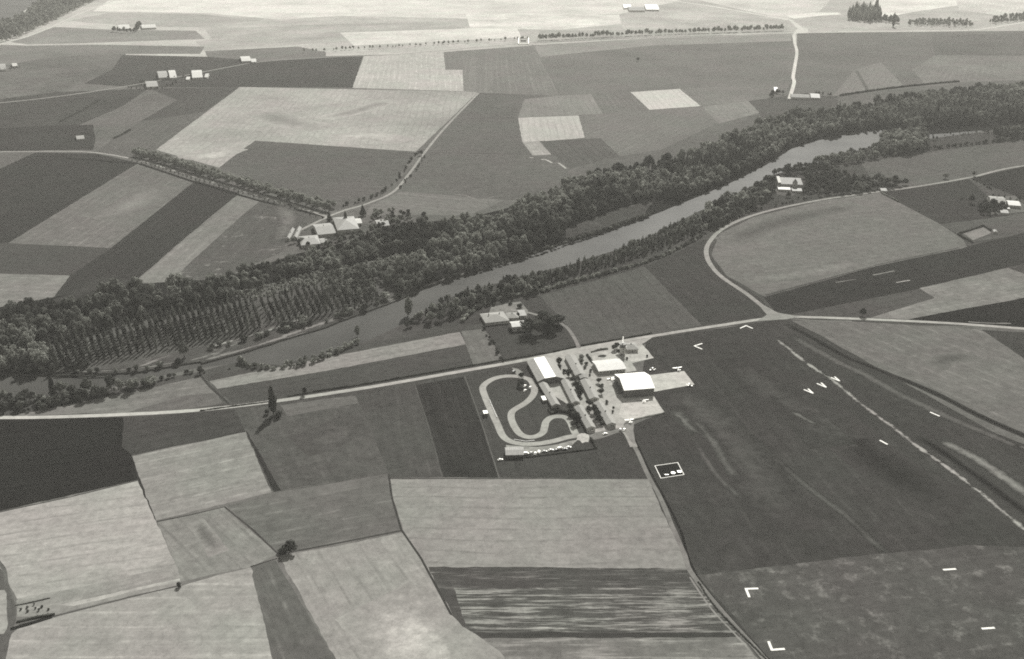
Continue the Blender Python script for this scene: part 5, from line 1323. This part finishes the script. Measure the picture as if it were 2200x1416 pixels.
# ------------------------------------------------------------------ aircraft
def aircraft(x, y, head, label, span=9.5, high=False, tone="white"):
    p = P(x, y); e = empty("light_aircraft", (p.x, p.y, 0), math.radians(head)); tag(e, label, "aircraft", "light aircraft around the hangar")
    Lf = span * .74; wz = 1.75 if high else .95
    rings = []
    for t, r, z in ((0, .12, 1.3), (.06, .42, 1.25), (.22, .58, 1.3), (.42, .60, 1.4), (.55, .46, 1.4), (.8, .24, 1.35), (1, .10, 1.4)):
        yy = Lf * (.36 - t)
        rings.append([(r * .9 * math.cos(k * math.pi / 4), yy, z + r * math.sin(k * math.pi / 4)) for k in range(8)])
    MB().loft(rings).build("fuselage", M[tone], e, True)
    w_ = MB(); c0 = 1.55
    for sg in (-1, 1):
        R = []
        for s, ch, dz in ((0, c0, 0), (.5, c0 * .95, .1), (1, c0 * .66, .28)):
            xx = sg * span / 2 * s; R.append([(xx, ch / 2 + .35, wz + dz), (xx, .35, wz + dz + .12), (xx, -ch / 2 + .35, wz + dz + .02), (xx, .35, wz + dz - .03)])
        w_.loft(R)
    w_.build("wing", M[tone], e)
    MB().box(-1.6, 1.6, -Lf * .64, -Lf * .64 + .8, 1.42, 1.5).build("tailplane", M[tone], e)
    MB().loft([[(-.05, -Lf * .64 + .9, 1.4), (.05, -Lf * .64 + .9, 1.4), (.05, -Lf * .64, 1.4), (-.05, -Lf * .64, 1.4)], [(-.04, -Lf * .64 + .35, 2.5), (.04, -Lf * .64 + .35, 2.5), (.04, -Lf * .64, 2.5), (-.04, -Lf * .64, 2.5)]]).build("fin", M[tone], e)
    MB().loft([[(-.42, .9, 1.6), (.42, .9, 1.6), (.42, -.8, 1.6), (-.42, -.8, 1.6)], [(-.3, .5, 2.12), (.3, .5, 2.12), (.3, -.5, 2.12), (-.3, -.5, 2.12)]]).build("canopy", M["glass"], e)
    MB().box(-.9, .9, Lf * .365, Lf * .365 + .05, 1.22, 1.36).build("propeller", M["black"], e)
    for wx, wy in ((-.95, .2), (.95, .2), (0, 1.7 if not high else -Lf * .6)):
        wh = MB()
        R = [[(wx + q, wy + .24 * math.cos(k * .785), .24 + .24 * math.sin(k * .785)) for k in range(8)] for q in (-.07, .07)]
        wh.loft(R); wh.box(wx - .04, wx + .04, wy - .05, wy + .05, .3, 1.1); wh.build("wheel", M["black"], e)
aircraft(1383.5, 861, -6, "white light aircraft parked in front of the hangar doors, nose toward the huts", 8.0)
aircraft(1312, 815, 28, "white light aircraft on the yard to the left of the hangar", 7.5)
aircraft(1352, 906, 12, "white light aircraft at the lower corner of the yard by the grass track", 8.0, True)
aircraft(1455, 794, 14, "white light aircraft parked on the grass above the right-hand slab", 9.2, True)
aircraft(1483, 829, -70, "white light aircraft at the lower right corner of the right-hand slab", 6.5)
aircraft(1400, 795, 60, "white light aircraft on the grass just right behind the hangar", 7.0)

# ------------------------------------------------------------------ cars, trailers
def car_src(body, van=False):
    e = empty("parked_car", (0, 0, 0)); L_, W_ = (4.1, 1.65) if not van else (4.5, 1.8)
    zt = 1.9 if van else .86
    prof = [(-L_/2, .32), (-L_/2, .78), (-L_/2 + .3, .88), (L_/2 - 1.25, .92), (L_/2 - .1, .72), (L_/2, .34)] if not van else [(-L_/2, .32), (-L_/2, 1.2), (L_/2 - .7, 1.25), (L_/2 - .05, 1.0), (L_/2, .34)]
    MB().loft([[(x, y, z) for x, z in prof] for y in (-W_/2, W_/2)]).build("body", M[body], e)
    ca = [(-L_/2 + .45, .88), (-L_/2 + .95, 1.38), (.35, 1.40), (.95, .92)] if not van else [(-L_/2 + .02, 1.2), (-L_/2 + .1, 1.95), (L_/2 - 1.2, 1.95), (L_/2 - .7, 1.25)]
    MB().loft([[(x, y, z) for x, z in ca] for y in (-W_/2 + .12, W_/2 - .12)]).build("cabin", M["glass"] if not van else M[body], e)
    rx = (ca[1][0] + .04, ca[2][0] - .04)
    MB().box(rx[0], rx[1], -W_/2 + .14, W_/2 - .14, ca[1][1] + .01, ca[1][1] + .06).build("roof", M[body], e)
    for sx in (-1, 1):
        for sy in (-1, 1):
            MB().ycyl((sx * L_ * .31, sy * (W_/2 - .06), .31), .31, .11, 10).build("wheel", M["black"], e)
    for sy in (-1, 1): MB().box(L_/2 - .06, L_/2 + .02, sy * .55 - .12, sy * .55 + .12, .52, .68).build("headlight", M["metal"], e)
    return e
CARS = {}
def car(x, y, rz, label, body="white", van=False, group="parked cars"):
    key = (body, van); p = P(x, y)
    if key not in CARS: CARS[key] = car_src(body, van); o = CARS[key]
    else:
        o = CARS[key].copy(); COL.objects.link(o)
        for ch in list(CARS[key].children):
            c2 = ch.copy(); COL.objects.link(c2); c2.parent = o
    o.location = (p.x, p.y, 0); o.rotation_euler = (0, 0, math.radians(rz)); tag(o, label, "van" if van else "car", group)
    if van: o.name = "parked_van"
for a_ in [(1333,924,70,"darker car, left of the two side by side at the start of the grass track","grey"),(1341,924,70,"white car, right of the two side by side at the start of the grass track","white"),
 (1271,926,10,"white car at the lower gable corner of the left row of huts","white"),(1300,933,30,"pale car on the lower edge of the lane below the huts","white"),
 (1323,803,12,"white car at the back of the row along the hangar's left wall","white"),(1324,810,12,"dark car second from the back along the hangar's left wall","darkpaint"),
 (1323,817,12,"dark car third from the back along the hangar's left wall","darkpaint"),(1325,830,12,"pale car near the front of the row along the hangar's left wall","grey"),
 (1329,836,12,"white car at the front of the row along the hangar's left wall","white"),(1075,989,20,"white car outside the bottom left corner of the circuit paddock","white"),
 (1203,809,5,"pale car beside the trees at the workshop's right corner","white"),(1191,857,70,"grey car in the gap beside the leftmost hut","grey"),
 (1128,830,70,"upper white car inside the top right bend of the circuit","white"),(1128,840,60,"lower white car inside the top right bend of the circuit","white"),(1139,833,75,"pale car on the inner edge of the circuit bend","white")]:
    car(*a_)
car(1104, 800, 60, "dark van on the small yard above the top of the circuit", "darkpaint", True)
car(1130, 976, 5, "white van right of the grey paddock shed", "white", True)
for i, (x, y, rz, b, v) in enumerate([(1141,974,70,"grey",False),(1150,975,75,"white",False),(1158,973,80,"white",True),(1170,971,10,"grey",False),(1184,968,15,"white",False),(1196,968,12,"darkpaint",False),(1203,965,30,"white",True),(1214,966,15,"darkpaint",False),(1222,962,10,"white",False)]):
    car(x, y, rz, ["grey car first to the right of the white van in the paddock","white car second in the paddock line","white van in the middle of the paddock clutter","grey car parked along the paddock edge","white car left of the dark one in the paddock",
        "dark car under the pale gravel of the paddock","white van at the busy end of the paddock","dark car next to last in the paddock","white car last in the paddock line before the black hedge"][i], b, v, "cars in the circuit paddock")

# ------------------------------------------------------------------ runway marks and the signal square
def slab_poly(mb, pts, z0=.0, z1=.12):
    mb.loft([[(p.x, p.y, z0) for p in pts], [(p.x, p.y, z1) for p in pts]])
def arm(mb, p, q, wd):
    A, B = P(*p), P(*q); d = (B - A).normalized(); n = Vector((-d.y, d.x, 0)) * wd / 2
    slab_poly(mb, [A - n, B - n, B + n, A + n])
MARK = [("chevron pointing to the road just below the lane junction", [((1590,705.5),(1603.5,699.5)),((1602.5,699.5),(1617,706))]),
 ("chevron pointing left on the grass right of the tower", [((1491,743.5),(1509,738)),((1492,743.5),(1508.5,750.5))]),
 ("lower left chevron of the group of three on the dark grass", [((1727,837),(1747,845.5)),((1736,835.5),(1747,845.5))]),
 ("middle chevron of the group of three on the dark grass", [((1755,824),(1775,832.5)),((1764,822.5),(1775,832.5))]),
 ("upper right chevron of the three, on the worn strip line", [((1785,811),(1804,819)),((1793,809.5),(1804,819))]),
 ("short white bar nearest the pale field on the right", [((1998,885.5),(2019,894.5))]),
 ("short thin white bar in the middle of the dark grass", [((1890,946),(1907,955))]),
 ("level white bar on the mottled grass, upper of two at lower right", [((2026,1224.5),(2054,1222.5))]),
 ("level white bar at the bottom right, lower of two", [((2109,1351),(2137,1349))]),
 ("white corner mark opening down and right, above the other corner mark", [((1600,1265.5),(1629,1264.5)),((1602,1264),(1610,1283.5))]),
 ("white corner mark opening up and right at the bottom edge", [((1651,1378),(1659,1398)),((1657,1396.5),(1686,1394.5))])]
for lab, arms in MARK:
    o = None; mb = MB()
    for i, (p, q) in enumerate(arms):
        m1 = MB(); A = P(*p); arm(m1, p, q, 1.6 if A.y < 700 else 1.5)
        z = .03 * i
        mb.add([(v[0], v[1], v[2] + z) for v in m1.V], m1.F)
    o = mb.build("runway_marker", M["marker"]); tag(o, "white " + lab if not lab.startswith(("short", "level", "white")) else lab, "runway marker", "white marks on the airfield grass")
def signal_square():
    C_ = [P(*p) for p in SQ]
    e = empty("signal_square", ((C_[0] + C_[2]) / 2)); tag(e, "dark square framed in white with a white disc beside the grass track", "signal square")
    inv = e.location
    for i in range(4):
        A, B = C_[i] - inv, C_[(i + 1) % 4] - inv; d = (B - A).normalized(); n = Vector((-d.y, d.x, 0)) * .3
        m = MB(); slab_poly(m, [A - n - d * .3, B - n - d * .32, B + n - d * .32, A + n - d * .3], 0, .14 + .004 * i); m.build("border", M["marker"], e)
    def at(u, v): return C_[0].lerp(C_[1], u).lerp(C_[3].lerp(C_[2], u), v) - inv
    q = at(.60, .74); m = MB(); m.cyl((q.x, q.y), 1.7, 1.7, 0, .2, 18); m.build("disc", M["white"], e)
    q = at(.88, .70); m = MB(); m.box(q.x - 1.5, q.x + 1.5, q.y - 1.2, q.y + 1.2, 0, .2); m.build("panel", M["metal"], e)
    q = at(.30, .80); m = MB(); m.box(q.x - 1.5, q.x + 1.5, q.y - .3, q.y + .3, 0, .2); m.build("bar", M["metal"], e)
signal_square()
# tyre stacks and bales along the circuit
for (pts, lab) in (([(1052,860),(1060,880),(1068,898)], "thin pale tyre rail inside the left straight of the circuit"), ([(1105,945),(1130,949),(1150,947)], "short tyre rail between the two lower bends of the circuit")):
    W = [P(*p) for p in pts]; m = MB()
    for A, B in zip(W, W[1:]):
        n = int((B - A).length / .9)
        for k in range(n):
            c = A.lerp(B, k / n); m.cyl((c.x, c.y), .38, .38, 0, .6, 8)
    tag(m.build("tyre_rail", M["grey"]), lab, "tyre rail")

# ------------------------------------------------------------------ haze
def haze():
    o = MB().box(-17000, 17000, -3500, 33000, -3.0, 430.0).build("haze", None or bpy.data.materials.new("haze_air"))
    m = o.data.materials[0]; m.use_nodes = True
    n = m.node_tree; n.nodes.clear()
    v = n.nodes.new("ShaderNodeVolumePrincipled")
    v.inputs["Color"].default_value = (1.0, 0.985, 0.93, 1); v.inputs["Density"].default_value = SIGMA
    v.inputs["Anisotropy"].default_value = 0.0
    ou = n.nodes.new("ShaderNodeOutputMaterial"); n.links.new(v.outputs[0], ou.inputs["Volume"])
    tag(o, kind="stuff")
haze()
